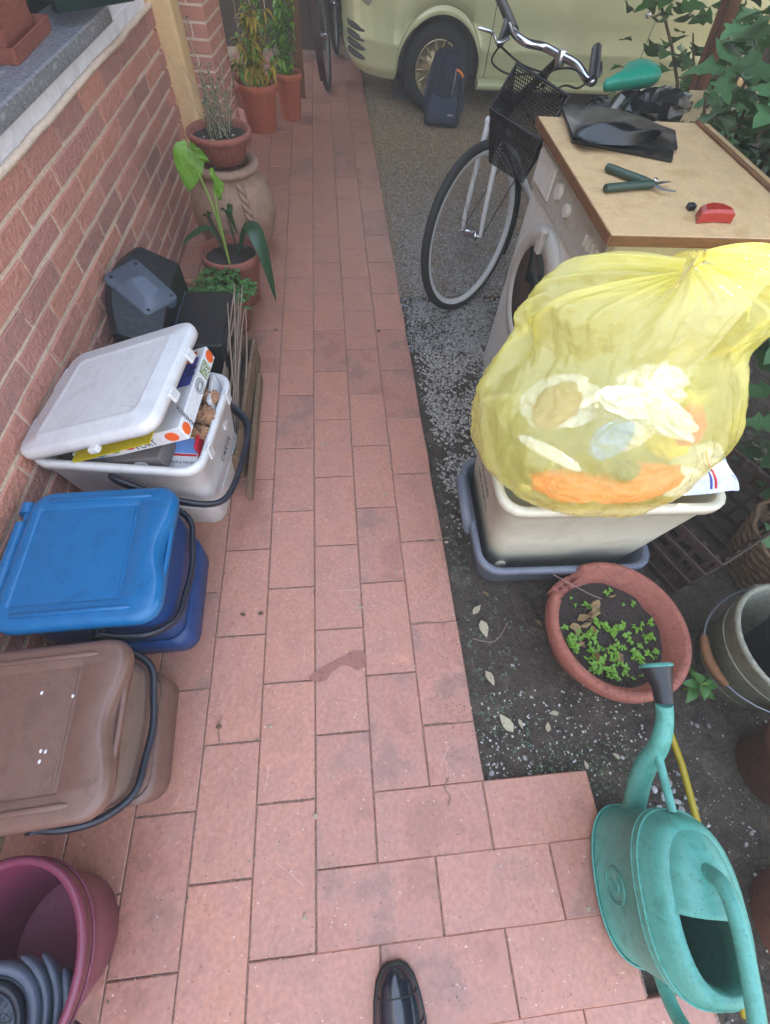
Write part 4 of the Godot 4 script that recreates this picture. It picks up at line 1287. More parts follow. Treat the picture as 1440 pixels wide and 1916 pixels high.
	for q in [[Vector3(0.05, 0.18, 0), Vector3(0.08, 0.45, 0.02), Vector3(0.06, 0.62, 0.06), Vector3(0.02, 0.75, 0.1), M.leaf_bright], [Vector3(0, 0.18, 0.02), Vector3(0.02, 0.35, 0.08), Vector3(0.08, 0.42, 0.14), Vector3(0.13, 0.36, 0.2), M.leaf_yellow], [Vector3(0.02, 0.18, 0), Vector3(0.09, 0.40, 0.05), Vector3(0.14, 0.55, 0.08), Vector3(0.17, 0.62, 0.12), M.leaf_yellow]]:
		var ls := mb(true)
		strap(ls, curve([q[0], q[1], q[2], q[3]], 6), 0.11)
		obj("leaf", ls, q[4], ob)

func strap(s: SurfaceTool, c: Array, width: float):
	var fr := frames(c)
	var n := c.size() - 1
	for i in n:
		var wa := width * 0.5 * (sin(PI * clampf(0.06 + 0.94 * i / n, 0, 1)) if i < n else 0.0)
		var wb := width * 0.5 * sin(PI * clampf(0.06 + 0.94 * (i + 1) / n, 0, 1))
		var sa: Vector3 = Vector3(fr[i][0].x, 0, fr[i][0].z).normalized(); var sb: Vector3 = Vector3(fr[i + 1][0].x, 0, fr[i + 1][0].z).normalized()
		var up := Vector3(0, 0.3, 0)
		quad(s, c[i], c[i] + (sa + up) * wa, c[i + 1] + (sb + up) * wb, c[i + 1])
		quad(s, c[i] + (-sa + up) * wa, c[i], c[i + 1], c[i + 1] + (-sb + up) * wb)
func big_leaf(s: SurfaceTool, base: Vector3, dir: Vector3, up: Vector3, length: float, width: float, heart: bool):
	var side := dir.cross(up).normalized()
	up = side.cross(dir).normalized()
	var n := 10
	var rows := []
	for i in n + 1:
		var t := float(i) / n
		var w := width * 0.5 * pow(sin(PI * clampf(pow(t, 0.6) if heart else t, 0.02, 1.0)), 0.8)
		var row := PackedVector3Array()
		for j in 7:
			var u := (j - 3) / 3.0
			var back := 0.35 * absf(u) * (1.0 - t) * length if heart else 0.0
			row.append(base + dir * (length * t - back) + side * (w * u) + up * (0.25 * w * u * u + 0.012 * sin(t * 9.0 + u * 4.0) - 0.02 * t * t))
		rows.append(row)
	loft(s, rows, false)
func build_right():
	var r := RandomNumberGenerator.new()
	r.seed = 200
	# ---- washing machine ----
	var wm := thing("washing_machine", "old white washing machine under a wooden worktop board", "washing machine", Vector3(0.80, -0.03, -1.40))
	var s := mb(true)
	loft(s, [rr(0.50, 0.62, 0.015, 0.0, Vector3(0.25, 0, 0)), rr(0.50, 0.62, 0.015, 0.875, Vector3(0.25, 0, 0))], true, true, true)
	obj("cabinet", s, M.enamel, wm)
	var ds := mb(true)
	var dr := []
	for q in [[0.205, 0.0], [0.205, -0.012], [0.19, -0.024], [0.15, -0.026], [0.145, -0.018]]: dr.append([q[0], q[1]])
	lathe(ds, dr, 44, Vector3.ZERO, false, false)
	var face := Transform3D(Basis(Vector3(0, 0, 1), Vector3(1, 0, 0), Vector3(0, 1, 0)), Vector3(-0.001, 0.51, -0.03))
	var door := obj("door", ds, M.panel_grey, wm, face)
	var gl := mb(true)
	lathe(gl, [[0.148, -0.018], [0.12, -0.010], [0.08, -0.006], [0.02, -0.004]], 36, Vector3.ZERO, false, true)
	obj("glass", gl, M.dark_glass, door)
	var hh := mb(false)
	box(hh, Vector3(0.03, 0.02, 0.07), Vector3(0.0, -0.032, 0.175), 0.004)
	obj("handle", hh, M.panel_grey, door)
	var cp := mb(false)
	box(cp, Vector3(0.012, 0.135, 0.60), Vector3(-0.005, 0.80, 0.0), 0.003)
	var pan := obj("control_panel", cp, M.panel_grey, wm)
	var dw := mb(false)
	box(dw, Vector3(0.010, 0.09, 0.16), Vector3(-0.014, 0.80, -0.20), 0.004)
	obj("drawer", dw, M.enamel, pan)
	for q in [[-0.06, 0.81, 0.022], [0.03, 0.80, 0.018]]:
		var kb := mb(true)
		lathe(kb, [[q[2], 0.0], [q[2], -0.007], [q[2] * 0.85, -0.012]], 20, Vector3.ZERO, false, true)
		obj("knob", kb, M.enamel, pan, Transform3D(face.basis, Vector3(-0.011, q[1], q[0])))
	for z in [0.19, 0.215, 0.24, 0.265]:
		var bt := mb(false)
		box(bt, Vector3(0.008, 0.03, 0.014), Vector3(-0.013, 0.80, z), 0.002)
		obj("button", bt, M.enamel, pan)
	# worktop
	var bd := thing("worktop_board", "beige wooden board laid over the washing machine", "board", Vector3(0.755, 0.846, -1.385), -0.03)
	var bs := mb(false)
	box(bs, Vector3(0.56, 0.024, 0.70), Vector3(0.28, 0.0125, 0), 0.0015)
	obj("top", bs, M.board, bd)
	var be := mb(false)
	box(be, Vector3(0.004, 0.023, 0.70), Vector3(-0.0025, 0.0125, 0), 0.001)
	box(be, Vector3(0.56, 0.023, 0.004), Vector3(0.28, 0.0125, 0.3525), 0.001)
	obj("edge_band", be, M.board_edge, bd)
	var bt2 := mb(false)
	box(bt2, Vector3(0.012, 0.008, 0.70), Vector3(0.515, 0.030, 0.0), 0.002)
	obj("batten", bt2, M.board_edge, bd)
	var Y := 0.8712
	# ---- folded black refuse sacks ----
	var sk := thing("refuse_sacks", "stack of folded black refuse sacks on the worktop board", "sacks")
	var lay = [[[1052, 212], [1068, 268], [1255, 305], [1262, 262], [1180, 228]], [[1050, 205], [1070, 262], [1262, 288], [1258, 255], [1150, 215]]]
	for k in 2:
		var poly := PackedVector2Array()
		for q in lay[k]:
			var w := at(q[0], q[1], Y)
			poly.append(Vector2(w.x, w.z))
		var ls := mb(false)
		slab(ls, poly, Y + 0.0008 + k * 0.007, Y + 0.0075 + k * 0.007)
		obj("folded_sack", ls, M.bag_black, sk)
	var up := mb(false)
	var A := [at(1052, 200, Y + 0.02), at(1130, 200, Y + 0.035), at(1200, 218, Y + 0.04), at(1248, 240, Y + 0.03)]
	var B := [at(1075, 262, Y + 0.018), at(1110, 235, Y + 0.05), at(1175, 240, Y + 0.055), at(1240, 246, Y + 0.045)]
	var Cc := [at(1090, 272, Y + 0.017), at(1120, 270, Y + 0.02), at(1180, 272, Y + 0.02), at(1225, 262, Y + 0.018)]
	var rows := []
	for rowp in [A, B, Cc]: rows.append(PackedVector3Array(curve(rowp, 5)))
	var fine := []
	for i in 2:
		for k in 5:
			var row := PackedVector3Array()
			for j in rows[0].size():
				var f := k / 5.0
				row.append(rows[i][j].lerp(rows[i + 1][j], f) + Vector3(0, 0.006 * sin(j * 0.9 + i * 2.0) * sin(PI * (i + f) / 2.0), 0))
			fine.append(row)
	fine.append(rows[2])
	loft(up, fine, false)
	obj("folded_sack", up, M.bag_black, sk)
	# ---- secateurs ----
	var sc := thing("secateurs", "dark green pruning secateurs lying open on worktop board", "secateurs")
	var Yp := Y + 0.011
	var pv := at(1222, 345, Yp)
	var h1 := mb(true)
	tube(h1, curve([at(1134, 312, Yp), at(1160, 322, Yp), at(1195, 335, Yp), pv], 4), [0.008, 0.010, 0.010, 0.010, 0.010, 0.010, 0.010, 0.010, 0.010, 0.010, 0.009, 0.008, 0.007], 8, true, 1.0)
	obj("handle", h1, M.tool_green, sc)
	var h2 := mb(true)
	tube(h2, curve([at(1132, 352, Yp), at(1165, 349, Yp), at(1200, 346, Yp), pv], 4), [0.009, 0.010, 0.010, 0.010, 0.010, 0.010, 0.010, 0.010, 0.010, 0.010, 0.010, 0.009, 0.008], 8, true, 1.0)
	obj("handle", h2, M.tool_green, sc)
	var b1 := mb(true)
	tube(b1, [pv, at(1240, 341, Yp), at(1256, 340, Yp)], [0.007, 0.006, 0.001], 6, true, 0.3)
	obj("blade", b1, M.wire, sc)
	var b2 := mb(true)
	tube(b2, [pv, at(1240, 355, Yp), at(1264, 358, Yp)], [0.006, 0.004, 0.0025], 6, true, 0.5)
	obj("blade", b2, M.wire, sc)
	var sw := mb(true)
	ball(sw, Vector3(0.007, 0.004, 0.007), pv + Vector3(0, 0.010, 0), 10, 6)
	obj("pivot", sw, M.steel, sc)
	# ---- broken red lamp lens ----
	var rl := thing("red_lens", "broken red plastic rear lamp cover on worktop board", "lamp cover")
	var c0 := at(1328, 410, Y)
	var rs := mb(false)
	var ax := (at(1366, 414, Y) - at(1290, 414, Y)).normalized()
	var az := Vector3(ax.z, 0, -ax.x) * -1.0
	var ring0 := PackedVector3Array(); var ring1 := PackedVector3Array(); var ring2 := PackedVector3Array()
	for q in [[-0.048, 0.022], [-0.03, -0.018], [0.0, -0.030], [0.03, -0.022], [0.046, 0.005], [0.042, 0.022], [0.0, 0.016]]:
		ring0.append(c0 + ax * q[0] + az * q[1] + Vector3(0, 0.001, 0))
		ring1.append(c0 + ax * q[0] * 0.95 + az * q[1] * 0.95 + Vector3(0, 0.02, 0))
		ring2.append(c0 + ax * q[0] * 0.75 + az * q[1] * 0.7 + Vector3(0, 0.027, 0))
	loft(rs, [ring0, ring1, ring2], true, true, true, false)
	obj("lens", rs, M.red_lens, rl)
	var rb := mb(false)
	var kc := at(1290, 392, Y)
	box(rb, Vector3(0.018, 0.012, 0.018), kc + Vector3(0, 0.007, 0), 0.002)
	tag(obj("black_clip", rb, M.black_plastic), "small black plastic clip beside the red lamp cover", "clip")

	# ---- cream bin in a grey tray, with the yellow sack on it ----
	var tr := thing("grey_tray", "blue grey plastic tub beneath the cream storage bin", "tub", Vector3(0.815, -0.03, -0.765), -0.03)
	var ts := mb(true)
	tub(ts, 0.525, 0.40, 0.55, 0.43, 0.15, 0.06, 0.014)
	obj("body", ts, M.greyblue, tr)
	for sg in [-1]:
		var hs := mb(true)
		tube(hs, curve([Vector3(sg * 0.275, 0.10, -0.14), Vector3(sg * 0.298, 0.165, -0.13), Vector3(sg * 0.305, 0.178, -0.06), Vector3(sg * 0.305, 0.17, 0.02), Vector3(sg * 0.285, 0.10, 0.05)], 4), 0.013, 8, true, 1.4)
		obj("handle", hs, M.greyblue, tr)
	var cb := thing("storage_bin", "cream plastic bin with handwriting under the yellow sack", "bin", Vector3(0.835, -0.005, -0.785), -0.03)
	var cs := mb(true)
	tub(cs, 0.50, 0.355, 0.60, 0.40, 0.43, 0.05, 0.016)
	obj("body", cs, M.cream_bin, cb)
	var wr := Transform3D(Basis(Vector3(0, -0.1, 1), Vector3(-0.16, 0.98, 0.1), Vector3(-0.98, -0.16, 0)).orthonormalized(), Vector3(-0.2835, 0.27, -0.03))
	obj("handwriting", text_mesh("INVOLUCRI", 0.034), M.grey_card, cb, wr)
	obj("handwriting", text_mesh("CARTA PLASTICA", 0.022), M.print_dark, cb, Transform3D(wr.basis, Vector3(-0.2780, 0.215, -0.01)))
	var cap := mb(true)
	lathe(cap, [[0.018, 0.0], [0.018, 0.006], [0.013, 0.008]], 18, Vector3.ZERO, false, true)
	obj("drain_cap", cap, M.cream_bin, cb, Transform3D(Basis(Vector3(1, 0, 0), Vector3(0, 0, 1), Vector3(0, -1, 0)), Vector3(-0.21, 0.045, 0.1805)))
	# rag
	var rg := thing("cleaning_rag", "white cleaning rag with red and blue stripe on bin rim", "rag")
	var rc := mb(true)
	var P00 := at(1338, 826, 0.435); var P10 := at(1386, 915, 0.435); var P11 := at(1240, 925, 0.435); var P01 := at(1250, 850, 0.435)
	var gr := []
	for i in 19:
		var row := PackedVector3Array()
		for j in 19:
			var u := i / 18.0; var v := j / 18.0
			var p := P00.lerp(P10, u).lerp(P01.lerp(P11, u), v)
			p.y += 0.004 + 0.004 * sin(u * 9.0 + v * 3.0) + 0.006 * pow(maxf(0, sin(v * 7.0 + 0.6)), 4.0) - (0.012 * pow(u, 6.0))
			row.append(p)
		gr.append(row)
	loft(rc, gr, false)
	var low := []
	for row in gr:
		var l := PackedVector3Array()
		for p in row: l.append(p - Vector3(0, 0.003, 0))
		low.append(l)
	loft(rc, low, false)
	obj("cloth", rc, M.rag, rg)
	for q in [[0.30, M.print_red], [0.36, M.print_blue]]:
		var st := mb(true)
		var pts := []
		for i in range(3, 18):
			var row: PackedVector3Array = gr[i]
			var f: float = q[0] * 18.0
			pts.append(row[int(f)].lerp(row[int(f) + 1], f - int(f)) + Vector3(0, 0.0008, 0))
		tube(st, pts, 0.0035, 5, false, 0.3)
		obj("stripe", st, q[1], rg)
	yellow_sack()
	build_ground_things(r)

func yellow_sack():
	var t := thing("yellow_sack", "open translucent yellow sack full of plastic waste on bin", "sack", Vector3(0.785, 0.412, -0.785))
	var n1 := FastNoiseLite.new()
	n1.seed = 4; n1.frequency = 1.0; n1.fractal_type = FastNoiseLite.FRACTAL_RIDGED; n1.fractal_octaves = 4
	var n2 := FastNoiseLite.new()
	n2.seed = 9; n2.frequency = 1.0
	# rings from the bottom to the ragged open mouth: [height, half width, half depth, centre x, centre z, fold amount]
	var prof = [[0.0, 0.02, 0.02, 0.0, 0.0, 0.0], [0.006, 0.17, 0.13, 0.0, 0.0, 0.0], [0.02, 0.245, 0.20, -0.02, 0.01, 0.02], [0.05, 0.280, 0.232, -0.02, 0.01, 0.03], [0.11, 0.305, 0.238, -0.01, 0.005, 0.05], [0.17, 0.320, 0.228, 0.0, 0.0, 0.06], [0.22, 0.312, 0.205, 0.0, -0.02, 0.08], [0.26, 0.285, 0.17, 0.01, -0.045, 0.11], [0.295, 0.262, 0.135, 0.02, -0.07, 0.15], [0.325, 0.262, 0.12, 0.035, -0.085, 0.16], [0.365, 0.285, 0.118, 0.055, -0.095, 0.18], [0.40, 0.292, 0.112, 0.065, -0.10, 0.20], [0.425, 0.265, 0.098, 0.07, -0.10, 0.22], [0.442, 0.20, 0.074, 0.07, -0.10, 0.22], [0.452, 0.11, 0.042, 0.07, -0.10, 0.2], [0.455, 0.01, 0.004, 0.07, -0.10, 0.0]]
	var c1 := FastNoiseLite.new()
	c1.seed = 21; c1.noise_type = FastNoiseLite.TYPE_CELLULAR; c1.frequency = 1.0; c1.cellular_return_type = FastNoiseLite.RETURN_DISTANCE2_SUB; c1.fractal_type = FastNoiseLite.FRACTAL_NONE
	c1.domain_warp_enabled = true; c1.domain_warp_amplitude = 0.5; c1.domain_warp_frequency = 0.8
	var N := 240
	var rings := []
	var steps := 7
	for i in prof.size() - 1:
		for k in steps:
			var f := float(k) / steps
			var q := []
			for m in 6: q.append(cubic_interpolate(prof[i][m], prof[i + 1][m], prof[maxi(i - 1, 0)][m], prof[mini(i + 2, prof.size() - 1)][m], f))
			var ring := PackedVector3Array()
			for j in N:
				var a := TAU * j / N
				var d := Vector3(cos(a), 0, sin(a))
				var y: float = q[0]
				# vertical pleats grow towards the mouth, small creases everywhere
				var pleat: float = n2.get_noise_3d(d.x * 2.2, y * 3.0, d.z * 2.2) * 1.1 + n2.get_noise_3d(d.x * 5.0, y * 6.0 + 5.0, d.z * 5.0) * 0.35
				var crease: float = n1.get_noise_3d(d.x * 0.9, y * 3.4, d.z * 0.9)
				var k2: float = 1.0 + q[5] * pleat + ((0.02 * crease - 0.055 * c1.get_noise_3d(d.x * 2.0, y * 6.0, d.z * 2.0) - 0.012 * c1.get_noise_3d(d.x * 5.0 + 4.0, y * 15.0, d.z * 5.0)) if y > 0.03 else 0.0)
				var p := Vector3(q[3] + q[1] * k2 * d.x, y, q[4] + q[2] * k2 * d.z)
				p.y += smoothstep(0.30, 0.42, y) * (0.07 * n2.get_noise_2d(cos(a) * 1.6 + 3.0, sin(a) * 1.6) + 0.012 * n2.get_noise_2d(cos(a) * 8.0, sin(a) * 8.0) + 0.02 * d.x)
				p.y += 0.012 * crease * smoothstep(0.1, 0.3, y)
				ring.append(p)
			rings.append(ring)
	var s := mb(true)
	loft(s, rings, true)
	obj("film", s, M.bag_yellow, t)
	# what shows through the film
	var items = [["plastic_tray", M.print_orange, Vector3(0.24, 0.06, 0.09), Vector3(0.07, 0.065, 0.165), 8.0, "flat orange plastic tray inside the yellow sack"], ["plastic_tray", M.print_orange, Vector3(0.18, 0.055, 0.08), Vector3(-0.10, 0.06, 0.165), -10.0, "bright orange plastic piece low in yellow sack"], ["plastic_bottle", M.film, Vector3(0.07, 0.07, 0.16), Vector3(0.10, 0.20, 0.06), 40.0, "clear white plastic bottle in the yellow sack"], ["plastic_pack", M.print_sky, Vector3(0.10, 0.10, 0.06), Vector3(-0.03, 0.17, 0.11), 20.0, "light blue plastic packet in the yellow sack"], ["plastic_pack", M.film, Vector3(0.15, 0.04, 0.09), Vector3(0.04, 0.205, 0.02), -8.0, "crumpled white plastic wrapper atop the sack contents"], ["plastic_pack", M.print_white, Vector3(0.18, 0.08, 0.14), Vector3(-0.10, 0.15, -0.04), 15.0, "big white crumpled wrapper inside the yellow sack"], ["plastic_pack", M.print_white, Vector3(0.14, 0.12, 0.12), Vector3(0.06, 0.13, 0.02), 60.0, "white crumpled cup inside the yellow sack"], ["plastic_pack", M.print_yellow, Vector3(0.10, 0.08, 0.10), Vector3(0.19, 0.10, 0.05), 30.0, "yellow plastic packet inside the yellow sack"], ["plastic_pack", M.print_red, Vector3(0.09, 0.05, 0.06), Vector3(0.17, 0.19, 0.09), 70.0, "red plastic packet inside the yellow sack"], ["plastic_pack", M.kraft, Vector3(0.12, 0.08, 0.08), Vector3(-0.15, 0.20, 0.02), 35.0, "brown packet inside the yellow sack"], ["plastic_pack", M.tool_green, Vector3(0.07, 0.035, 0.05), Vector3(0.02, 0.11, 0.155), 5.0, "dark green plastic cap inside the yellow sack"], ["plastic_pack", M.print_white, Vector3(0.03, 0.02, 0.15), Vector3(-0.16, 0.12, 0.10), 50.0, "white plastic stick inside the yellow sack"], ["plastic_pack", M.print_white, Vector3(0.16, 0.12, 0.12), Vector3(0.14, 0.17, -0.06), 0.0, "white plastic tub inside the yellow sack"]]
	var i := 0
	for q in items:
		var ps := mb(false)
		crumple(ps, q[2] * 0.5, Vector3.ZERO, 700 + i, 0.35, 18, 12)
		var o := obj(q[0], ps, q[1])
		o.transform = Transform3D(ry(q[4]) * rz(q[4] * 0.4), t.position + q[3])
		tag(o, q[5], "plastic waste", "plastic waste in the yellow sack")
		i += 1

func build_ground_things(r: RandomNumberGenerator):
	# ---- broken bowl with weeds ----
	var bc := Vector3(0.885, -0.03, -0.345)
	var bw := thing("broken_pot", "wide terracotta pot with a broken rim full of weeds", "flower pot", bc)
	var s := mb(true)
	var nz := FastNoiseLite.new()
	nz.seed = 14; nz.frequency = 3.0
	var rings := []
	for q in [[0.135, 0.0], [0.145, 0.005], [0.180, 0.10], [0.186, 0.125], [0.198, 0.130], [0.203, 0.142], [0.203, 0.176], [0.196, 0.184], [0.180, 0.182], [0.176, 0.155], [0.164, 0.148], [0.158, 0.10]]:
		var ring := PackedVector3Array()
		for j in 90:
			var a := TAU * j / 90
			var da := absf(wrapf(a - deg_to_rad(236.0), -PI, PI))
			var y: float = q[1]
			var chip := 0.10 + 0.03 * nz.get_noise_1d(a * 6.0) + 0.06 * clampf((da - 0.27) / 0.05, 0.0, 1.6)
			y = minf(y, chip)
			ring.append(Vector3(q[0] * cos(a), y, q[0] * sin(a)))
		rings.append(ring)
	loft(s, rings, true, true, true)
	obj("pot", s, M.terra_old, bw)
	soil_disc(0.160, 0.108, bw, 44)
	var wd := mb(true); var dl := mb(true)
	for k in 190:
		var a := r.randf() * TAU; var q := sqrt(r.randf()) * 0.14
		var p := Vector3(q * cos(a), 0.115, q * sin(a))
		# the weeds crowd the middle and the side towards the path's end
		if p.z < -0.03 and r.randf() < 0.75: continue
		if p.x > 0.06 and r.randf() < 0.5: continue
		var sz := r.randf_range(0.007, 0.019)
		for m in r.randi_range(4, 7):
			var an := r.randf() * TAU
			leaf(wd, p + Vector3(0, r.randf_range(0.0, 0.012), 0), Vector3(cos(an), r.randf_range(0.1, 0.8), sin(an)).normalized(), Vector3.UP, sz, sz * 0.55, 0.3, 3)
	kind(obj("weeds", wd, M.leaf_bright, bw), "stuff")
	for k in 26:
		var a := r.randf_range(1.6, 5.2); var q := r.randf_range(0.05, 0.14)
		leaf(dl, Vector3(q * cos(a), 0.12, q * sin(a)), rdir(r, 0.0), rdir(r), r.randf_range(0.025, 0.05), r.randf_range(0.012, 0.028), 0.3, 3)
	kind(obj("dead_leaves", dl, M.leaf_dry, bw), "stuff")
	# ---- watering can ----
	var wc := thing("watering_can", "turquoise plastic watering can with a black rose", "watering can", Vector3(0.765, 0.002, 0.235), -0.16)
	var w := mb(true)
	var wr := []
	for q in [[0.080, 0.135, 0.0], [0.090, 0.148, 0.006], [0.091, 0.149, 0.020], [0.093, 0.151, 0.024], [0.091, 0.149, 0.028], [0.092, 0.150, 0.20], [0.095, 0.153, 0.204], [0.096, 0.154, 0.212], [0.096, 0.154, 0.226], [0.094, 0.152, 0.232], [0.092, 0.150, 0.236], [0.088, 0.146, 0.262], [0.078, 0.136, 0.282], [0.062, 0.12, 0.290]]:
		wr.append(oval(q[0], q[1], q[2], 56, Vector3.ZERO, 2.5))
	loft(w, wr, true, true, false)
	# opening: front half hooded, back half open
	var inner := []
	for q in [[0.060, 0.118, 0.288], [0.056, 0.112, 0.27], [0.080, 0.135, 0.20], [0.078, 0.130, 0.012]]:
		var ring := PackedVector3Array()
		for p in oval(q[0], q[1], q[2], 56, Vector3.ZERO, 2.5):
			if q[2] > 0.25: p.z = maxf(p.z, -0.005)
			ring.append(p)
		inner.append(ring)
	loft(w, [wr[-1], inner[0], inner[1], inner[2], inner[3]], true, false, true)
	obj("body", w, M.can, wc)
	var hood := mb(true)
	var hr := []
	for q in [[1.0, 0.289], [0.9, 0.300], [0.7, 0.312], [0.4, 0.318], [0.05, 0.320]]:
		var ring := PackedVector3Array()
		for p in oval(0.064 * q[0], 0.122 * q[0], q[1], 40, Vector3.ZERO, 2.5):
			p.z = minf(p.z, 0.012)
			if p.z < -0.0: p.z = p.z
			ring.append(p)
		hr.append(ring)
	loft(hood, hr, true, false, true)
	obj("hood", hood, M.can, wc)
	var em := mb(true)
	for rad in [0.034, 0.031]:
		var ep := []
		for i in 33: ep.append(Vector3(-0.0925, 0.115 + rad * 1.2 * sin(TAU * i / 32), 0.0 + rad * cos(TAU * i / 32)))
		tube(em, ep, 0.0015, 4, false)
	tube(em, curve([Vector3(-0.0925, 0.128, -0.012), Vector3(-0.0935, 0.135, 0.0), Vector3(-0.0925, 0.12, 0.012), Vector3(-0.0935, 0.108, 0.0), Vector3(-0.0925, 0.098, -0.01)], 4), 0.0022, 4)
	obj("emblem", em, M.can, wc)
	for y in [0.024, 0.208, 0.230]:
		var bn := mb(true)
		var bpn := Array(oval(0.0955, 0.1535, y, 56, Vector3.ZERO, 2.5))
		bpn.append(bpn[0])
		tube(bn, bpn, 0.0028, 5, false)
		obj("band", bn, M.can, wc)
	# spout: in world pixels, from the foot of the body to the rose
	var inv := wc.transform.affine_inverse()
	var sp0: Vector3 = inv * at(1180, 1540, 0.05); var sp1: Vector3 = inv * at(1200, 1450, 0.165); var sp2: Vector3 = inv * at(1232, 1395, 0.255); var sp3: Vector3 = inv * at(1243, 1350, 0.30); var sp4: Vector3 = inv * at(1242, 1315, 0.335)
	var sp := mb(true)
	tube(sp, curve([sp0, sp1, sp2, sp3, sp4], 5), [0.026, 0.026, 0.0255, 0.025, 0.0245, 0.024, 0.0235, 0.023, 0.022, 0.0215, 0.021, 0.0205, 0.020, 0.0195, 0.019, 0.0185, 0.018, 0.018, 0.018, 0.018, 0.018], 16)
	obj("spout", sp, M.can, wc)
	var brc := mb(true)
	tube(brc, [inv * at(1228, 1400, 0.25), inv * at(1258, 1520, 0.255)], 0.009, 10)
	obj("brace", brc, M.can, wc)
	var r0: Vector3 = inv * at(1242, 1315, 0.335); var r1: Vector3 = inv * at(1238, 1285, 0.346); var r2: Vector3 = inv * at(1227, 1247, 0.352)
	var rs := mb(true)
	tube(rs, [r0, r1, r2], [0.019, 0.021, 0.034], 20)
	var rose := obj("rose", rs, M.black_plastic, wc)
	var rc := mb(true)
	var rdv := (r2 - r1).normalized()
	tube(rc, [r2 - rdv * 0.002, r2 + rdv * 0.004, r2 + rdv * 0.007], [0.0355, 0.0355, 0.028], 20)
	obj("rose_face", rc, M.can, rose)
	var hd := mb(true)
	tube(hd, curve([Vector3(0.0, 0.300, -0.06), Vector3(0.0, 0.345, -0.045), Vector3(0.0, 0.362, 0.0), Vector3(0.0, 0.355, 0.08), Vector3(0.0, 0.335, 0.16), Vector3(0.0, 0.29, 0.215), Vector3(0.0, 0.20, 0.235), Vector3(0.0, 0.10, 0.20), Vector3(0.0, 0.06, 0.14)], 5), 0.0145, 12)
	obj("handle", hd, M.can, wc)
	# ---- yellow pole ----
	var yp := mb(true)
	tube(yp, [at(1246, 1350, 0.02), at(1275, 1430, 0.02), at(1302, 1530, 0.02), at(1330, 1640, 0.02), at(1395, 1905, 0.02)], 0.009, 10)
	tag(obj("yellow_pole", yp, M.hose), "yellow plastic tube lying behind the watering can", "tube")
	# ---- zinc bucket ----
	var zb := thing("zinc_bucket", "grey zinc bucket with a wooden grip on its handle", "bucket", Vector3(1.325, -0.03, -0.235))
	var zs := mb(true)
	lathe(zs, [[0.125, 0.0], [0.13, 0.004], [0.172, 0.245], [0.178, 0.252], [0.178, 0.262], [0.17, 0.266], [0.163, 0.258], [0.122, 0.01]], 48, Vector3.ZERO, true, true)
	obj("body", zs, M.zinc, zb)
	for y in [0.05, 0.19]:
		var bd := mb(true)
		var bp := []
		for i in 41: bp.append(Vector3((0.127 + 0.047 * y / 0.25) * cos(TAU * i / 40), y, (0.127 + 0.047 * y / 0.25) * sin(TAU * i / 40)))
		tube(bd, bp, 0.003, 5, false)
		obj("bead", bd, M.zinc, zb)
	var bl := mb(true)
	var bpts := []
	for i in 17:
		var a := PI * i / 16.0
		bpts.append(Vector3(-0.185 * sin(a) - 0.012, 0.225 - 0.075 * sin(a), -0.18 * cos(a)))
	tube(bl, bpts, 0.0035, 6)
	var bail := obj("bail", bl, M.wire, zb)
	var gp := mb(true)
	tube(gp, [bpts[6], bpts[7], bpts[8], bpts[9], bpts[10]], [0.009, 0.013, 0.014, 0.013, 0.009], 10)
	obj("grip", gp, M.board_edge, bail)
	for z in [-0.178, 0.178]:
		var lg := mb(false)
		box(lg, Vector3(0.05, 0.05, 0.008), Vector3(-0.01, 0.225, z), 0.002)
		obj("lug", lg, M.zinc, zb)
	var inn := thing("black_pot", "round black plastic pot standing inside the zinc bucket", "flower pot", Vector3(1.335, -0.02, -0.225))
	var ip := mb(true)
	lathe(ip, pot_profile(0.07, 0.115, 0.27, 0.03, 0.006, 0.006), 32, Vector3.ZERO, true, true)
	obj("pot", ip, M.black_plastic, inn)
	# ---- leafy seedling between pot and bucket ----
	var sd := thing("seedling", "green seedling with broad leaves beside the broken pot", "plant", at(1278, 1290, -0.02))
	var sv := mb(true)
	for k in 9:
		var a := k * 2.4
		leaf(sv, Vector3(0, 0.05 + 0.006 * k, 0), Vector3(cos(a), 0.35, sin(a)).normalized(), Vector3.UP, 0.035 + 0.004 * (9 - k), 0.030, 0.4, 4)
	kind(obj("leaves", sv, M.leaf_mid, sd), "stuff")
	var ss := mb(true)
	tube(ss, [Vector3(0, -0.01, 0), Vector3(0, 0.10, 0)], 0.003, 5)
	obj("stem", ss, M.green_stem, sd)
	# ---- terracotta pots at the edge of the yard ----
	var e := 0
	for q in [[Vector3(1.285, -0.03, 0.045), 0.10, 0.145, 0.21, "dark terracotta pot with another pot standing in it", M.terra_dark, 0.0], [Vector3(1.295, 0.045, 0.035), 0.09, 0.128, 0.20, "terracotta pot standing inside the dark terracotta pot", M.terra_dark, 4.0], [Vector3(1.165, -0.03, 0.36), 0.11, 0.155, 0.17, "dusty wide terracotta pot behind the watering can handle", M.terra_old, 0.0]]:
		var pf := thing("clay_pot", q[4], "flower pot", q[0], 0.0, "clay pots at the yard edge")
		pf.basis = rz(q[6])
		var pq := mb(true)
		lathe(pq, pot_profile(q[1], q[2], q[3], 0.045, 0.014), 36, Vector3.ZERO, true, true)
		obj("pot", pq, q[5], pf)
		if e != 0: soil_disc(q[2] - 0.022, q[3] - 0.06, pf, 70 + e)
		e += 1
	# ---- brown lattice crate leaning behind ----
	var cr := thing("lattice_crate", "dark brown plastic lattice crate lying tilted behind the pots", "crate", Vector3(1.34, 0.0, -0.70))
	cr.basis = ry(24) * rz(0)
	crate_mesh(cr, Vector3(0.42, 0.24, 0.30))
	var wk := thing("wicker_basket", "frayed brown wicker basket beside the lattice crate", "basket", Vector3(1.60, -0.03, -0.55))
	var k := 0
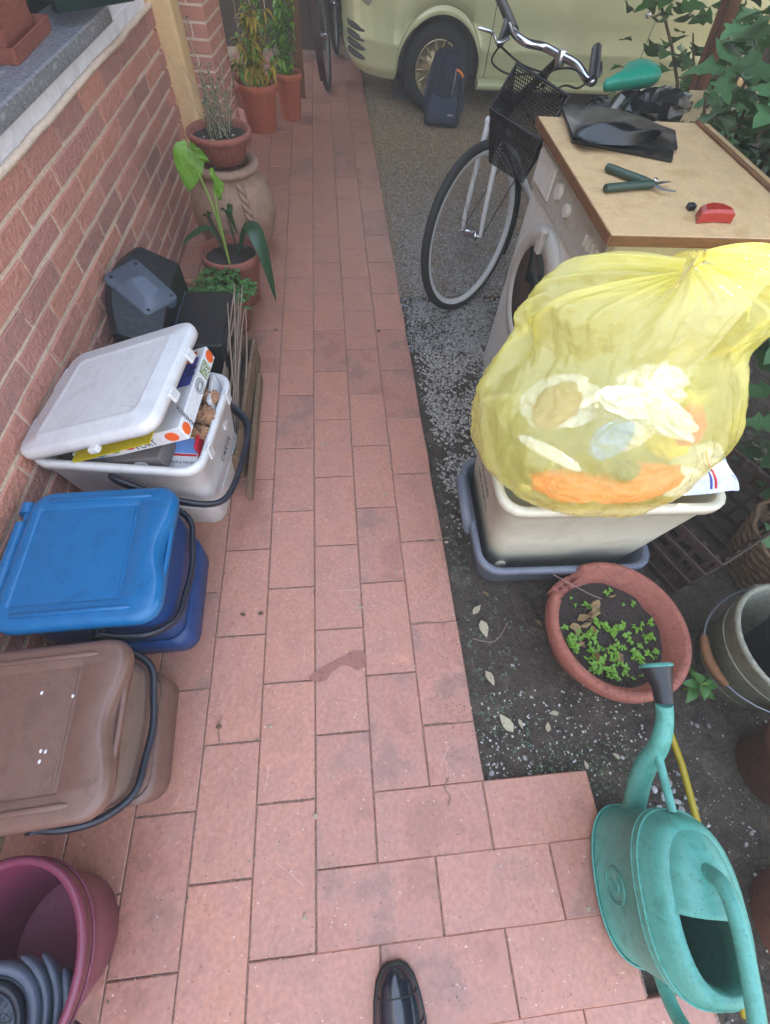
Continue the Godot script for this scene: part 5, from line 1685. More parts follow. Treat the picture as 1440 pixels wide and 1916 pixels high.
	for y in 14:
		var pts := []
		var rad := 0.13 + 0.05 * y / 13.0
		for i in 49:
			var a := TAU * i / 48
			pts.append(Vector3((rad + 0.005 * sin(a * 12.0 + y * PI)) * cos(a), 0.01 + y * 0.016, (rad + 0.005 * sin(a * 12.0 + y * PI)) * sin(a)))
		var ws := mb(true)
		tube(ws, pts, 0.007, 5, false)
		obj("cane", ws, M.wicker, wk)
	var fl := mb(true)
	lathe(fl, [[0.01, 0.006], [0.13, 0.006]], 30)
	obj("bottom", fl, M.wicker, wk)
	# white tub edge peeping out behind the cream bin
	var pt := thing("white_pail", "white plastic pail tucked behind the cream storage bin", "pail", Vector3(1.235, -0.03, -0.84))
	var pp := mb(true)
	lathe(pp, [[0.09, 0.0], [0.095, 0.004], [0.105, 0.24], [0.11, 0.245], [0.11, 0.255], [0.103, 0.256], [0.09, 0.01]], 36, Vector3.ZERO, true, true)
	obj("body", pp, M.white_bin, pt)

func crate_mesh(parent: Node, size: Vector3):
	var h := size * 0.5
	for sg in [-1, 1]:
		for y in [0.012, 0.085, 0.155, size.y - 0.012]:
			var a := mb(false)
			box(a, Vector3(size.x, 0.02, 0.008), Vector3(0, y, sg * h.z), 0.002)
			obj("rail", a, M.crate_brown, parent)
			var b := mb(false)
			box(b, Vector3(0.008, 0.02, size.z), Vector3(sg * h.x, y, 0), 0.002)
			obj("rail", b, M.crate_brown, parent)
		for i in 8:
			var c := mb(false)
			box(c, Vector3(0.014, size.y, 0.006), Vector3(-h.x + (i + 0.5) * size.x / 8, h.y, sg * (h.z - 0.008)), 0.002)
			obj("upright", c, M.crate_brown, parent)
		for i in 6:
			var c := mb(false)
			box(c, Vector3(0.006, size.y, 0.014), Vector3(sg * (h.x - 0.008), h.y, -h.z + (i + 0.5) * size.z / 6), 0.002)
			obj("upright", c, M.crate_brown, parent)
	for i in 7:
		var c := mb(false)
		box(c, Vector3(0.03, 0.006, size.z), Vector3(-h.x + (i + 0.5) * size.x / 7, 0.004, 0), 0.002)
		obj("floor_slat", c, M.crate_brown, parent)
func spoke_wheel(parent: Node, c: Vector3, d: Vector3, up: Vector3, R: float, called: String, rim_m: Material):
	var n := d.cross(up).normalized()
	var w := Node3D.new()
	w.name = called
	parent.add_child(w, true)
	w.transform = Transform3D(Basis(d, up, n), c)
	var ty := mb(true)
	var pts := []
	for i in 61: pts.append(Vector3(R * cos(TAU * i / 60), R * sin(TAU * i / 60), 0) * ((R - 0.017) / R))
	tube(ty, pts, 0.018, 10, false)
	obj("tyre", ty, M.rubber, w)
	var rm := mb(true)
	var rings := []
	for i in 61:
		var a := TAU * i / 60
		var ring := PackedVector3Array()
		for q in [[R - 0.030, -0.012], [R - 0.045, -0.011], [R - 0.052, 0.0], [R - 0.045, 0.011], [R - 0.030, 0.012]]:
			ring.append(Vector3(q[0] * cos(a), q[0] * sin(a), q[1]))
		rings.append(ring)
	loft(rm, rings, false)
	obj("rim", rm, rim_m, w)
	for i in 36:
		var a := TAU * i / 36
		var off := a + (0.55 if i % 4 < 2 else -0.55)
		var z := 0.028 if i % 2 == 0 else -0.028
		var sp := mb(true)
		tube(sp, [Vector3(0.018 * cos(off), 0.018 * sin(off), z), Vector3((R - 0.05) * cos(a), (R - 0.05) * sin(a), 0)], 0.0011, 4, false)
		obj("spoke", sp, M.wire, w)
	var hb := mb(true)
	tube(hb, [Vector3(0, 0, -0.055), Vector3(0, 0, -0.034), Vector3(0, 0, -0.032), Vector3(0, 0, -0.026), Vector3(0, 0, 0.026), Vector3(0, 0, 0.032), Vector3(0, 0, 0.034), Vector3(0, 0, 0.055)], [0.006, 0.008, 0.020, 0.016, 0.016, 0.020, 0.008, 0.006], 12)
	obj("hub", hb, M.steel, w)
	return w

func build_bicycle():
	var t := thing("city_bicycle", "white city bicycle with black mesh basket and green saddle", "bicycle", Vector3(0.78, -0.02, -2.13))
	var o := t.position
	var ang := deg_to_rad(-40.0); var lean := deg_to_rad(-6.0)
	var d := Vector3(cos(ang), 0, sin(ang))
	var nn := Vector3(-d.z, 0, d.x)
	var up := Vector3.UP * cos(lean) + nn * sin(lean)
	var R := 0.34
	var hub := up * R
	spoke_wheel(t, hub, d, up, R, "front_wheel", M.white_paint)
	var nrm := d.cross(up).normalized()
	var crown := hub + up * 0.385 + d * 0.075
	var head0 := crown + (up * 0.03 + d * 0.01)
	var stem_top: Vector3 = at(1050, 105, 0.945) - o
	for sg in [-1, 1]:
		var fk := mb(true)
		tube(fk, curve([hub + nrm * 0.052 * sg - d * 0.0, hub + up * 0.10 + nrm * 0.05 * sg + d * 0.012, crown + nrm * 0.036 * sg], 5), [0.008, 0.0085, 0.009, 0.0095, 0.010, 0.0105, 0.011, 0.0115, 0.012, 0.012, 0.012], 10)
		obj("fork_blade", fk, M.white_paint, t)
		var mg := mb(true)
		tube(mg, [hub + nrm * 0.058 * sg, crown + nrm * 0.05 * sg + d * 0.19 - up * 0.17], 0.0025, 5)
		obj("mudguard_stay", mg, M.black_metal, t)
	var cw := mb(true)
	tube(cw, [crown - nrm * 0.045, crown + nrm * 0.045], 0.014, 10)
	obj("fork_crown", cw, M.white_paint, t)
	# mudguard over the wheel
	var gd := mb(true)
	var gr := []
	for i in 26:
		var a := lerpf(deg_to_rad(78), deg_to_rad(-32), i / 25.0)
		var c := hub + d * cos(a) * (R + 0.016) + up * sin(a) * (R + 0.016)
		var rad := (c - hub).normalized()
		gr.append(PackedVector3Array([c - nrm * 0.026 - rad * 0.016, c - nrm * 0.018 - rad * 0.002, c, c + nrm * 0.018 - rad * 0.002, c + nrm * 0.026 - rad * 0.016]))
	loft(gd, gr, false)
	obj("mudguard", gd, M.black_plastic, t)
	var hdt := mb(true)
	tube(hdt, [crown, crown.lerp(stem_top, 0.45), stem_top], [0.016, 0.016, 0.010], 12)
	obj("head_tube", hdt, M.black_metal, t)
	var st := mb(true)
	tube(st, [stem_top - Vector3(0, 0.03, 0), stem_top, stem_top + Vector3(0, 0.015, 0)], [0.014, 0.019, 0.014], 12)
	obj("stem", st, M.steel, t)
	# swept handlebar
	var hb := mb(true)
	var bars := curve([at(936, 2, 0.975) - o, at(948, 30, 0.972) - o, at(962, 62, 0.967) - o, at(985, 80, 0.958) - o, at(1018, 88, 0.95) - o, at(1050, 105, 0.945) - o, at(1080, 122, 0.94) - o, at(1098, 148, 0.925) - o, at(1108, 150, 0.925) - o, at(1113, 128, 0.938) - o], 5)
	tube(hb, bars, 0.0115, 12)
	obj("handlebar", hb, M.steel, t)
	for q in [[at(1108, 152, 0.925) - o, at(1112, 125, 0.94) - o, at(1116, 92, 0.955) - o], [at(962, 58, 0.968) - o, at(948, 25, 0.974) - o, at(930, -15, 0.98) - o]]:
		var gp := mb(true)
		tube(gp, q, [0.015, 0.017, 0.0165], 12)
		obj("grip", gp, M.black_plastic, t)
	var lv := mb(true)
	tube(lv, curve([at(952, 72, 0.96) - o, at(930, 80, 0.955) - o, at(922, 62, 0.96) - o, at(895, 52, 0.965) - o], 4), 0.005, 6)
	obj("brake_lever", lv, M.steel, t)
	var lv2 := mb(true)
	tube(lv2, curve([at(1100, 150, 0.93) - o, at(1122, 140, 0.93) - o, at(1124, 118, 0.935) - o], 4), 0.006, 6)
	obj("brake_lever", lv2, M.black_plastic, t)
	var cl := mb(true)
	tube(cl, [at(950, 40, 0.965) - o, at(945, 62, 0.955) - o, at(935, 82, 0.945) - o], [0.016, 0.018, 0.012], 10)
	obj("shifter", cl, M.black_plastic, t)
	for q in [[at(935, 85, 0.945), at(975, 120, 0.93), at(1020, 140, 0.90), at(1010, 165, 0.86), at(985, 170, 0.82), at(978, 200, 0.76), at(1000, 230, 0.70)], [at(935, 85, 0.945), at(920, 115, 0.90), at(950, 138, 0.88), at(1000, 140, 0.87), at(1030, 160, 0.85)], [at(1100, 150, 0.93), at(1070, 128, 0.95), at(1030, 135, 0.90), at(1015, 170, 0.82)], [at(1100, 152, 0.92), at(1080, 165, 0.88), at(1055, 160, 0.87), at(1030, 175, 0.80)]]:
		var cs := mb(true)
		var loc := []
		for p in q: loc.append(p - o)
		tube(cs, curve(loc, 6), 0.0032, 5)
		obj("cable", cs, M.black_metal, t)
	# basket
	var bk := Node3D.new()
	bk.name = "basket"
	t.add_child(bk)
	var b_top: Vector3 = at(990, 192, 0.875) - o
	var b_low: Vector3 = at(962, 296, 0.665) - o
	var b_up := (b_top - b_low).normalized()
	var b_side := (nrm - b_up * nrm.dot(b_up)).normalized()
	bk.transform = Transform3D(Basis(b_side, b_up, b_side.cross(b_up)), b_low)
	var wires := mb(true)
	var W := 0.098; var D := 0.072; var H := b_top.distance_to(b_low)
	var sc := func(y: float) -> float: return 0.78 + 0.22 * y / H
	for sg in [-1, 1]:
		for i in 25:
			var u := -1.0 + 2.0 * i / 24
			tube(wires, [Vector3(u * W * 0.78, 0, sg * D * 0.78), Vector3(u * W, H, sg * D)], 0.0019, 3, false)
			if i < 18:
				var v := -1.0 + 2.0 * i / 17
				tube(wires, [Vector3(sg * W * 0.78, 0, v * D * 0.78), Vector3(sg * W, H, v * D)], 0.0019, 3, false)
	for i in 22:
		var y := H * i / 21.0
		var k: float = sc.call(y)
		tube(wires, [Vector3(-W * k, y, -D * k), Vector3(W * k, y, -D * k), Vector3(W * k, y, D * k), Vector3(-W * k, y, D * k), Vector3(-W * k, y, -D * k)], 0.0019, 3, false)
	for i in 18:
		var u := -1.0 + 2.0 * i / 17
		tube(wires, [Vector3(u * W * 0.78, 0, -D * 0.78), Vector3(u * W * 0.78, 0, D * 0.78)], 0.0019, 3, false)
		tube(wires, [Vector3(-W * 0.78, 0, u * D * 0.78), Vector3(W * 0.78, 0, u * D * 0.78)], 0.0019, 3, false)
	kind(obj("mesh", wires, M.black_metal, bk), "stuff")
	var rim := mb(true)
	tube(rim, [Vector3(-W, H, -D), Vector3(W, H, -D), Vector3(W, H, D), Vector3(-W, H, D), Vector3(-W, H, -D)], 0.005, 6)
	obj("rim", rim, M.black_metal, bk)
	# frame, saddle and rear end
	var back := Vector3(0.915, 0, -0.404)
	var sad: Vector3 = at(1178, 148, 0.80) - o
	var bb := Vector3(crown.x, 0.28, crown.z) + back * 0.42
	var rear := Vector3(crown.x, R, crown.z) + back * 0.88
	for q in [[crown + up * 0.03, bb, 0.016], [bb, sad - Vector3(0, 0.05, 0), 0.015], [bb, rear, 0.010], [sad - Vector3(0, 0.22, 0), rear, 0.008]]:
		var fr := mb(true)
		tube(fr, [q[0], q[1]], q[2], 10)
		obj("frame_tube", fr, M.white_paint, t)
	spoke_wheel(t, rear, back, Vector3.UP, R, "rear_wheel", M.white_paint)
	var side := Vector3(0.404, 0, 0.915)
	for sg in [-1, 1]:
		var pd := mb(false)
		var ca := mb(true)
		var pe: Vector3 = bb + side * 0.08 * sg + Vector3(-0.10 * sg, -0.11 * sg, 0.03 * sg)
		tube(ca, [bb + side * 0.07 * sg, pe], 0.009, 6)
		obj("crank", ca, M.steel, t)
		box(pd, Vector3(0.09, 0.025, 0.06), pe + side * 0.05 * sg, 0.004)
		obj("pedal", pd, M.black_plastic, t)
	# saddle: nose towards the front
	var sm := mb(true)
	var srings := []
	var fwd := -back
	for q in [[-0.135, 0.01, 0.006, 0.010], [-0.12, 0.050, 0.016, 0.018], [-0.08, 0.082, 0.030, 0.022], [-0.03, 0.075, 0.030, 0.018], [0.02, 0.045, 0.024, 0.008], [0.08, 0.028, 0.020, 0.002], [0.125, 0.020, 0.016, -0.003], [0.14, 0.006, 0.005, -0.006]]:
		var ring := PackedVector3Array()
		for i in 18:
			var a := TAU * i / 18
			ring.append(sad + fwd * q[0] + side * (q[1] * cos(a)) + Vector3.UP * (q[3] + q[2] * sin(a) * (1.0 if sin(a) > 0 else 1.7)))
		srings.append(ring)
	loft(sm, srings, true, true, true)
	obj("saddle", sm, M.saddle, t)
	# rear rack with black panniers
	var rk := mb(true)
	var rc := Vector3(rear.x, 0.70, rear.z) - back * 0.20
	for k in 4:
		var off := side * (-0.06 + 0.04 * k)
		tube(rk, [rc + off - back * 0.18, rc + off + back * 0.18], 0.005, 6)
	for k in 4:
		var off := back * (-0.16 + 0.107 * k)
		tube(rk, [rc + off - side * 0.065, rc + off + side * 0.065], 0.004, 6)
	for sg in [-1, 1]: tube(rk, [rc + side * 0.06 * sg + back * 0.12, rear + side * 0.06 * sg], 0.005, 6)
	obj("rack", rk, M.wire, t)
	for sg in [-1, 1]:
		var pn := mb(false)
		crumple(pn, Vector3(0.17, 0.14, 0.05), Vector3.ZERO, 330 + sg, 0.18, 20, 12)
		obj("pannier", pn, M.bag_black, t, Transform3D(Basis(back, Vector3.UP, side), rc + side * 0.10 * sg - Vector3(0, 0.14, 0)))
	var bg := mb(false)
	crumple(bg, Vector3(0.17, 0.06, 0.08), Vector3.ZERO, 79, 0.3, 22, 12)
	obj("rack_bag", bg, M.bag_black, t, Transform3D(Basis(back, Vector3.UP, side), at(1225, 205, 0.735) - o))
	var bd := mb(false)
	crumple(bd, Vector3(0.10, 0.09, 0.06), Vector3.ZERO, 77, 0.25, 18, 10)
	obj("saddle_bag", bd, M.bag_black, t, place(sad + back * 0.06 - Vector3(0, 0.14, 0)))

func build_car():
	var t := thing("parked_car", "pale green parked car with a beige wheel cover", "car", Vector3(1.0, -0.022, -4.75))
	var o := t.position
	var cw := Vector3(1.0, 0.25, 0)   # front wheel centre
	var rw := Vector3(3.55, 0.25, 0)
	var AR := 0.325
	var arch := func(x: float) -> float:
		var y := 0.20
		for c in [cw.x, rw.x]:
			var dx := absf(x - c)
			if dx < AR: y = maxf(y, 0.25 + sqrt(AR * AR - dx * dx))
		return y
	# plan of the near side: from the middle of the nose round the corner and back
	var plan := []
	for q in [[0.30, -5.55], [0.31, -5.30], [0.345, -5.08], [0.42, -4.92], [0.53, -4.82], [0.64, -4.775]]: plan.append(Vector2(q[0], q[1]))
	var x := 0.675
	while x < 4.3:
		plan.append(Vector2(x, -4.75 if x > 0.8 else -4.75 - 0.02 * (0.8 - x) / 0.12))
		x += 0.0125 if (absf(x - cw.x) < AR + 0.03 or absf(x - rw.x) < AR + 0.03) else 0.06
	plan.append(Vector2(4.32, -4.80)); plan.append(Vector2(4.38, -5.0)); plan.append(Vector2(4.38, -5.55))
	var cuts = [["front_bumper", 0.0, 0.66], ["front_wing", 0.66, 1.372], ["front_door", 1.378, 2.612], ["rear_door", 2.618, 3.20], ["rear_wing", 3.206, 4.6]]
	for c in cuts:
		var s := mb(true)
		var rings := []
		for i in plan.size():
			var p: Vector2 = plan[i]
			if p.x < c[1] - 0.001 or p.x > c[2] + 0.001:
				continue
			rings.append(car_column(p, i, plan, arch, o))
		# close each panel on its own cut lines
		for cut in [c[1], c[2]]:
			if cut > 0.35 and cut < 4.3:
				var p := Vector2(cut, -4.75 if cut > 0.8 else -4.773)
				var col := car_column(p, -1, plan, arch, o)
				if cut == c[1]: rings.push_front(col)
				else: rings.append(col)
		loft(s, rings, false)
		obj(c[0], s, M.car_paint, t)
	# dark inner shell behind the gaps, wheel house and underside
	var inn := mb(false)
	box(inn, Vector3(3.75, 0.62, 1.3), Vector3(2.45, 0.62, -5.52) - Vector3(o.x, 0.0, o.z), 0.02)
	box(inn, Vector3(3.7, 0.18, 1.45), Vector3(2.45, 0.29, -5.62) - Vector3(o.x, 0.0, o.z), 0.02)
	obj("chassis", inn, M.car_dark, t)
	var cab := mb(true)
	loft(cab, [rr(3.3, 1.55, 0.2, 0.93, Vector3(2.62, 0, -5.57) - Vector3(o.x, 0, o.z)), rr(2.7, 1.35, 0.2, 1.45, Vector3(2.75, 0, -5.57) - Vector3(o.x, 0, o.z))], true, false, false)
	obj("side_window", cab, M.dark_glass, t)
	var rf := mb(true)
	loft(rf, [rr(2.72, 1.37, 0.2, 1.45, Vector3(2.75, 0, -5.57) - Vector3(o.x, 0, o.z)), rr(2.5, 1.2, 0.2, 1.54, Vector3(2.75, 0, -5.57) - Vector3(o.x, 0, o.z))], true, true, true)
	obj("roof", rf, M.car_paint, t)
	var hoodm := mb(true)
	loft(hoodm, [rr(1.3, 1.55, 0.2, 0.85, Vector3(0.97, 0, -5.57) - Vector3(o.x, 0, o.z)), rr(1.1, 1.4, 0.2, 0.98, Vector3(1.05, 0, -5.57) - Vector3(o.x, 0, o.z))], true, false, true)
	obj("bonnet", hoodm, M.car_paint, t)
	# lower sill strip, mouldings
	var sl := mb(true)
	tube(sl, [Vector3(1.33, 0.205, -4.752) - Vector3(o.x, 0, o.z), Vector3(3.22, 0.205, -4.752) - Vector3(o.x, 0, o.z)], 0.035, 10)
	obj("sill", sl, M.car_paint, t)
	# wheels
	for c in [cw, rw]:
		var w := Node3D.new()
		w.name = "wheel"
		t.add_child(w, true)
		w.position = Vector3(c.x - o.x, 0.268, -0.10)
		w.basis = Basis(Vector3(1, 0, 0), Vector3(0, 0, 1), Vector3(0, -1, 0))   # axis y -> +z outwards
		var ty := mb(true)
		lathe(ty, [[0.175, 0.075], [0.20, 0.082], [0.235, 0.080], [0.258, 0.068], [0.268, 0.045], [0.270, -0.06], [0.255, -0.09], [0.18, -0.09]], 56, Vector3.ZERO, false, false)
		obj("tyre", ty, M.rubber, w)
		var hc := mb(true)
		lathe(hc, [[0.178, 0.070], [0.174, 0.080], [0.163, 0.076], [0.158, 0.056], [0.11, 0.052], [0.075, 0.072], [0.03, 0.080]], 44, Vector3.ZERO, false, true)
		obj("wheel_cover", hc, M.hubcap, w)
		for k in 14:
			var a := TAU * k / 14
			var fn := mb(true)
			tube(fn, [Vector3(0.165 * cos(a), 0.070, 0.165 * sin(a)), Vector3(0.125 * cos(a), 0.068, 0.125 * sin(a)), Vector3(0.085 * cos(a), 0.066, 0.085 * sin(a))], [0.006, 0.013, 0.006], 8)
			obj("spoke", fn, M.hubcap, w)
	# wheel-house liners
	for c in [cw, rw]:
		var ln := mb(true)
		var a := PackedVector3Array(); var b := PackedVector3Array()
		for i in 25:
			var q := PI * i / 24
			a.append(Vector3(c.x - o.x + 0.322 * cos(q), 0.25 + 0.322 * sin(q), -0.006)); b.append(Vector3(c.x - o.x + 0.322 * cos(q), 0.25 + 0.322 * sin(q), -0.30))
		loft(ln, [a, b], false)
		obj("wheel_house", ln, M.car_dark, t)
		var disc := mb(false)
		box(disc, Vector3(0.63, 0.56, 0.01), Vector3(c.x - o.x, 0.30, -0.30), 0.002)
		obj("wheel_house", disc, M.car_dark, t)
	# lamp, grille, fog-lamp vent
	var hl := mb(true)
	crumple(hl, Vector3(0.10, 0.085, 0.06), Vector3.ZERO, 3, 0.02, 20, 12)
	obj("headlamp", hl, M.lens_glass, t, place(Vector3(0.47, 0.66, -4.88) - Vector3(o.x, 0, o.z), ry(40)))
	for k in 4:
		var vs := mb(true)
		var y := 0.30 + k * 0.05
		tube(vs, curve([Vector3(0.315, y, -5.16) - Vector3(o.x, 0, o.z), Vector3(0.330, y, -5.07) - Vector3(o.x, 0, o.z), Vector3(0.372, y - 0.002, -4.965) - Vector3(o.x, 0, o.z), Vector3(0.432, y - 0.006, -4.883) - Vector3(o.x, 0, o.z)], 4), [0.004, 0.01, 0.015, 0.017, 0.018, 0.018, 0.018, 0.018, 0.017, 0.016, 0.014, 0.010, 0.004], 8)
		obj("vent_slat", vs, M.car_dark, t)
	var lk := mb(true)
	lathe(lk, [[0.018, 0.0], [0.018, 0.006], [0.009, 0.008]], 16, Vector3.ZERO, false, true)
	obj("door_lock", lk, M.steel, t, Transform3D(Basis(Vector3(1, 0, 0), Vector3(0, 0, 1), Vector3(0, -1, 0)), Vector3(2.54, 0.63, -4.719) - Vector3(o.x, 0, o.z)))

func car_column(p: Vector2, i: int, plan: Array, arch: Callable, o: Vector3) -> PackedVector3Array:
	var nrm := Vector2(0, 1)
	if i >= 0 and i < plan.size():
		var a: Vector2 = plan[maxi(i - 1, 0)]; var b: Vector2 = plan[mini(i + 1, plan.size() - 1)]
		var tt := (b - a).normalized()
		nrm = Vector2(-tt.y, tt.x)
		if p.x > 0.8 and p.x < 4.2: nrm = Vector2(0, 1)
	var yb: float = arch.call(p.x)
	var col := PackedVector3Array()
	var prev := -1.0
	for q in [[0.0, -0.03], [0.035, -0.004], [0.26, 0.010], [0.28, 0.012], [0.385, 0.018], [0.40, 0.026], [0.415, 0.020], [0.55, 0.030], [0.70, 0.030], [0.84, 0.016], [0.95, -0.03]]:
		var y: float = yb + q[0] if q[0] < 0.1 else maxf(q[0], yb + 0.045)
		if y <= prev: y = prev + 0.002
		prev = y
		var off: float = q[1]
		if yb > 0.21 and q[0] < 0.1: off = 0.028 if q[0] > 0.0 else 0.020
		col.append(Vector3(p.x + nrm.x * off - o.x, y, p.y + nrm.y * off - o.z))
	return col

func build_backpack():
	var t := thing("backpack", "dark blue backpack with an orange zip leaning on the car wheel", "backpack", Vector3(1.035, -0.018, -4.53), -0.12)
	t.basis = ry(-8) * rx(-12)
	var s := mb(true)
	loft(s, [rr(0.26, 0.15, 0.05, 0.0), rr(0.285, 0.17, 0.06, 0.02), rr(0.28, 0.175, 0.06, 0.20), rr(0.26, 0.15, 0.06, 0.32), rr(0.21, 0.12, 0.05, 0.40), rr(0.15, 0.08, 0.03, 0.43), rr(0.06, 0.03, 0.01, 0.435)], true, true, true)
	var bd := mb(true)
	crumple(bd, Vector3(0.135, 0.20, 0.075), Vector3(0.0, 0.225, 0.03), 61, 0.10, 26, 18)
	obj("body", s, M.pack, t)
	obj("main_pocket", bd, M.pack, t)
	var pk := mb(true)
	loft(pk, [rr(0.21, 0.03, 0.012, 0.02, Vector3(-0.01, 0, 0.085)), rr(0.23, 0.06, 0.025, 0.04, Vector3(-0.01, 0, 0.085)), rr(0.22, 0.06, 0.025, 0.15, Vector3(-0.01, 0, 0.082)), rr(0.18, 0.02, 0.01, 0.19, Vector3(-0.01, 0, 0.078))], true, true, true)
	obj("front_pocket", pk, M.pack_light, t)
	var zp := mb(true)
	tube(zp, curve([Vector3(0.05, 0.19, 0.106), Vector3(0.058, 0.26, 0.103), Vector3(0.062, 0.33, 0.090)], 4), 0.005, 6)
	obj("zip", zp, M.wire, t)
	var oz := mb(true)
	tube(oz, curve([Vector3(0.066, 0.325, 0.092), Vector3(0.095, 0.315, 0.080), Vector3(0.122, 0.29, 0.060)], 4), 0.009, 6)
	obj("zip_pull", oz, M.orange, t)
	for x in [-0.07, 0.0]:
		var pn := mb(true)
		tube(pn, curve([Vector3(x, 0.17, 0.108), Vector3(x * 1.05, 0.26, 0.106), Vector3(x * 0.9, 0.34, 0.088), Vector3(x * 0.6, 0.41, 0.05)], 4), 0.004, 6)
		obj("seam", pn, M.pack_light, t)
	var hd := mb(true)
	tube(hd, curve([Vector3(-0.03, 0.425, 0.0), Vector3(-0.02, 0.47, 0.0), Vector3(0.02, 0.47, 0.0), Vector3(0.03, 0.425, 0.0)], 4), 0.007, 6)
	obj("carry_loop", hd, M.pack, t)
	for q in [[0.135, 0.05], [-0.138, 0.04]]:
		var sp := mb(true)
		tube(sp, curve([Vector3(q[0], 0.06, 0.0), Vector3(q[0] * 1.12, 0.12, 0.04), Vector3(q[0] * 1.05, 0.22, 0.03), Vector3(q[0] * 0.8, 0.34, 0.0)], 4), 0.009, 6, true, 0.5)
		obj("side_strap", sp, M.pack_light, t)
	obj("badge", text_mesh("seca", 0.022), M.print_white, t, place(Vector3(0.055, 0.075, 0.1165)))

func fig_leaf(s: SurfaceTool, p: Vector3, dir: Vector3, up: Vector3, L: float):
	var side := dir.cross(up).normalized()
	up = side.cross(dir).normalized()
	var outline = [[0.0, 0.0], [0.02, 0.22], [0.18, 0.50], [0.30, 0.26], [0.50, 0.52], [0.62, 0.24], [0.80, 0.20], [1.0, 0.0]]
	var prevL := p; var prevR := p; var prevC := p
	for i in range(1, outline.size()):
		var a: float = outline[i][0]; var w: float = outline[i][1]
		var sag := -0.25 * a * a * L
		var c := p + dir * a * L + Vector3(0, sag, 0)
		var l := c + side * w * L + up * w * L * 0.25
		var rr_ := c - side * w * L + up * w * L * 0.25
		tri(s, prevC, prevL, l); tri(s, prevC, l, c)
		tri(s, prevR, prevC, rr_); tri(s, prevC, c, rr_)
		prevL = l; prevR = rr_; prevC = c

func shrub(called: String, label: String, base: Vector3, lo: Vector3, hi: Vector3, n: int, L0: float, L1: float, m: Material, sd: int):
	var r := RandomNumberGenerator.new()
	r.seed = sd
	var t := thing(called, label, "shrub", base)
	var lv := mb(true)
	var br := mb(true)
	var tips := []
	for k in 14:
		var tip := Vector3(r.randf_range(lo.x, hi.x), r.randf_range(lerpf(lo.y, hi.y, 0.4), hi.y), r.randf_range(lo.z, hi.z)) - base
		var c := curve([Vector3(r.randf_range(-0.04, 0.04), 0, r.randf_range(-0.04, 0.04)), tip * Vector3(0.45, 0.6, 0.45), tip], 4)
		tube(br, c, [0.016, 0.014, 0.012, 0.011, 0.010, 0.009, 0.008, 0.006, 0.004], 6)
		tips.append(c)
	for k in n:
		var p: Vector3
		if r.randf() < 0.5:
			var c: Array = tips[r.randi() % tips.size()]
			p = c[r.randi_range(2, c.size() - 1)] + rdir(r) * 0.08
		else:
			p = Vector3(r.randf_range(lo.x, hi.x), lerpf(lo.y, hi.y, pow(r.randf(), 0.6)), r.randf_range(lo.z, hi.z)) - base
		if (p + base).z < -1.95 and (p + base).x < 1.85: continue
		var d := (rdir(r, -0.5) * Vector3(1, 0.5, 1) + Vector3(-0.3, 0, 0.2)).normalized()
		fig_leaf(lv, p, d, (Vector3.UP + rdir(r) * 0.5).normalized(), r.randf_range(L0, L1))
	obj("branches", br, M.stem, t)
	kind(obj("foliage", lv, m, t), "stuff")
	return t

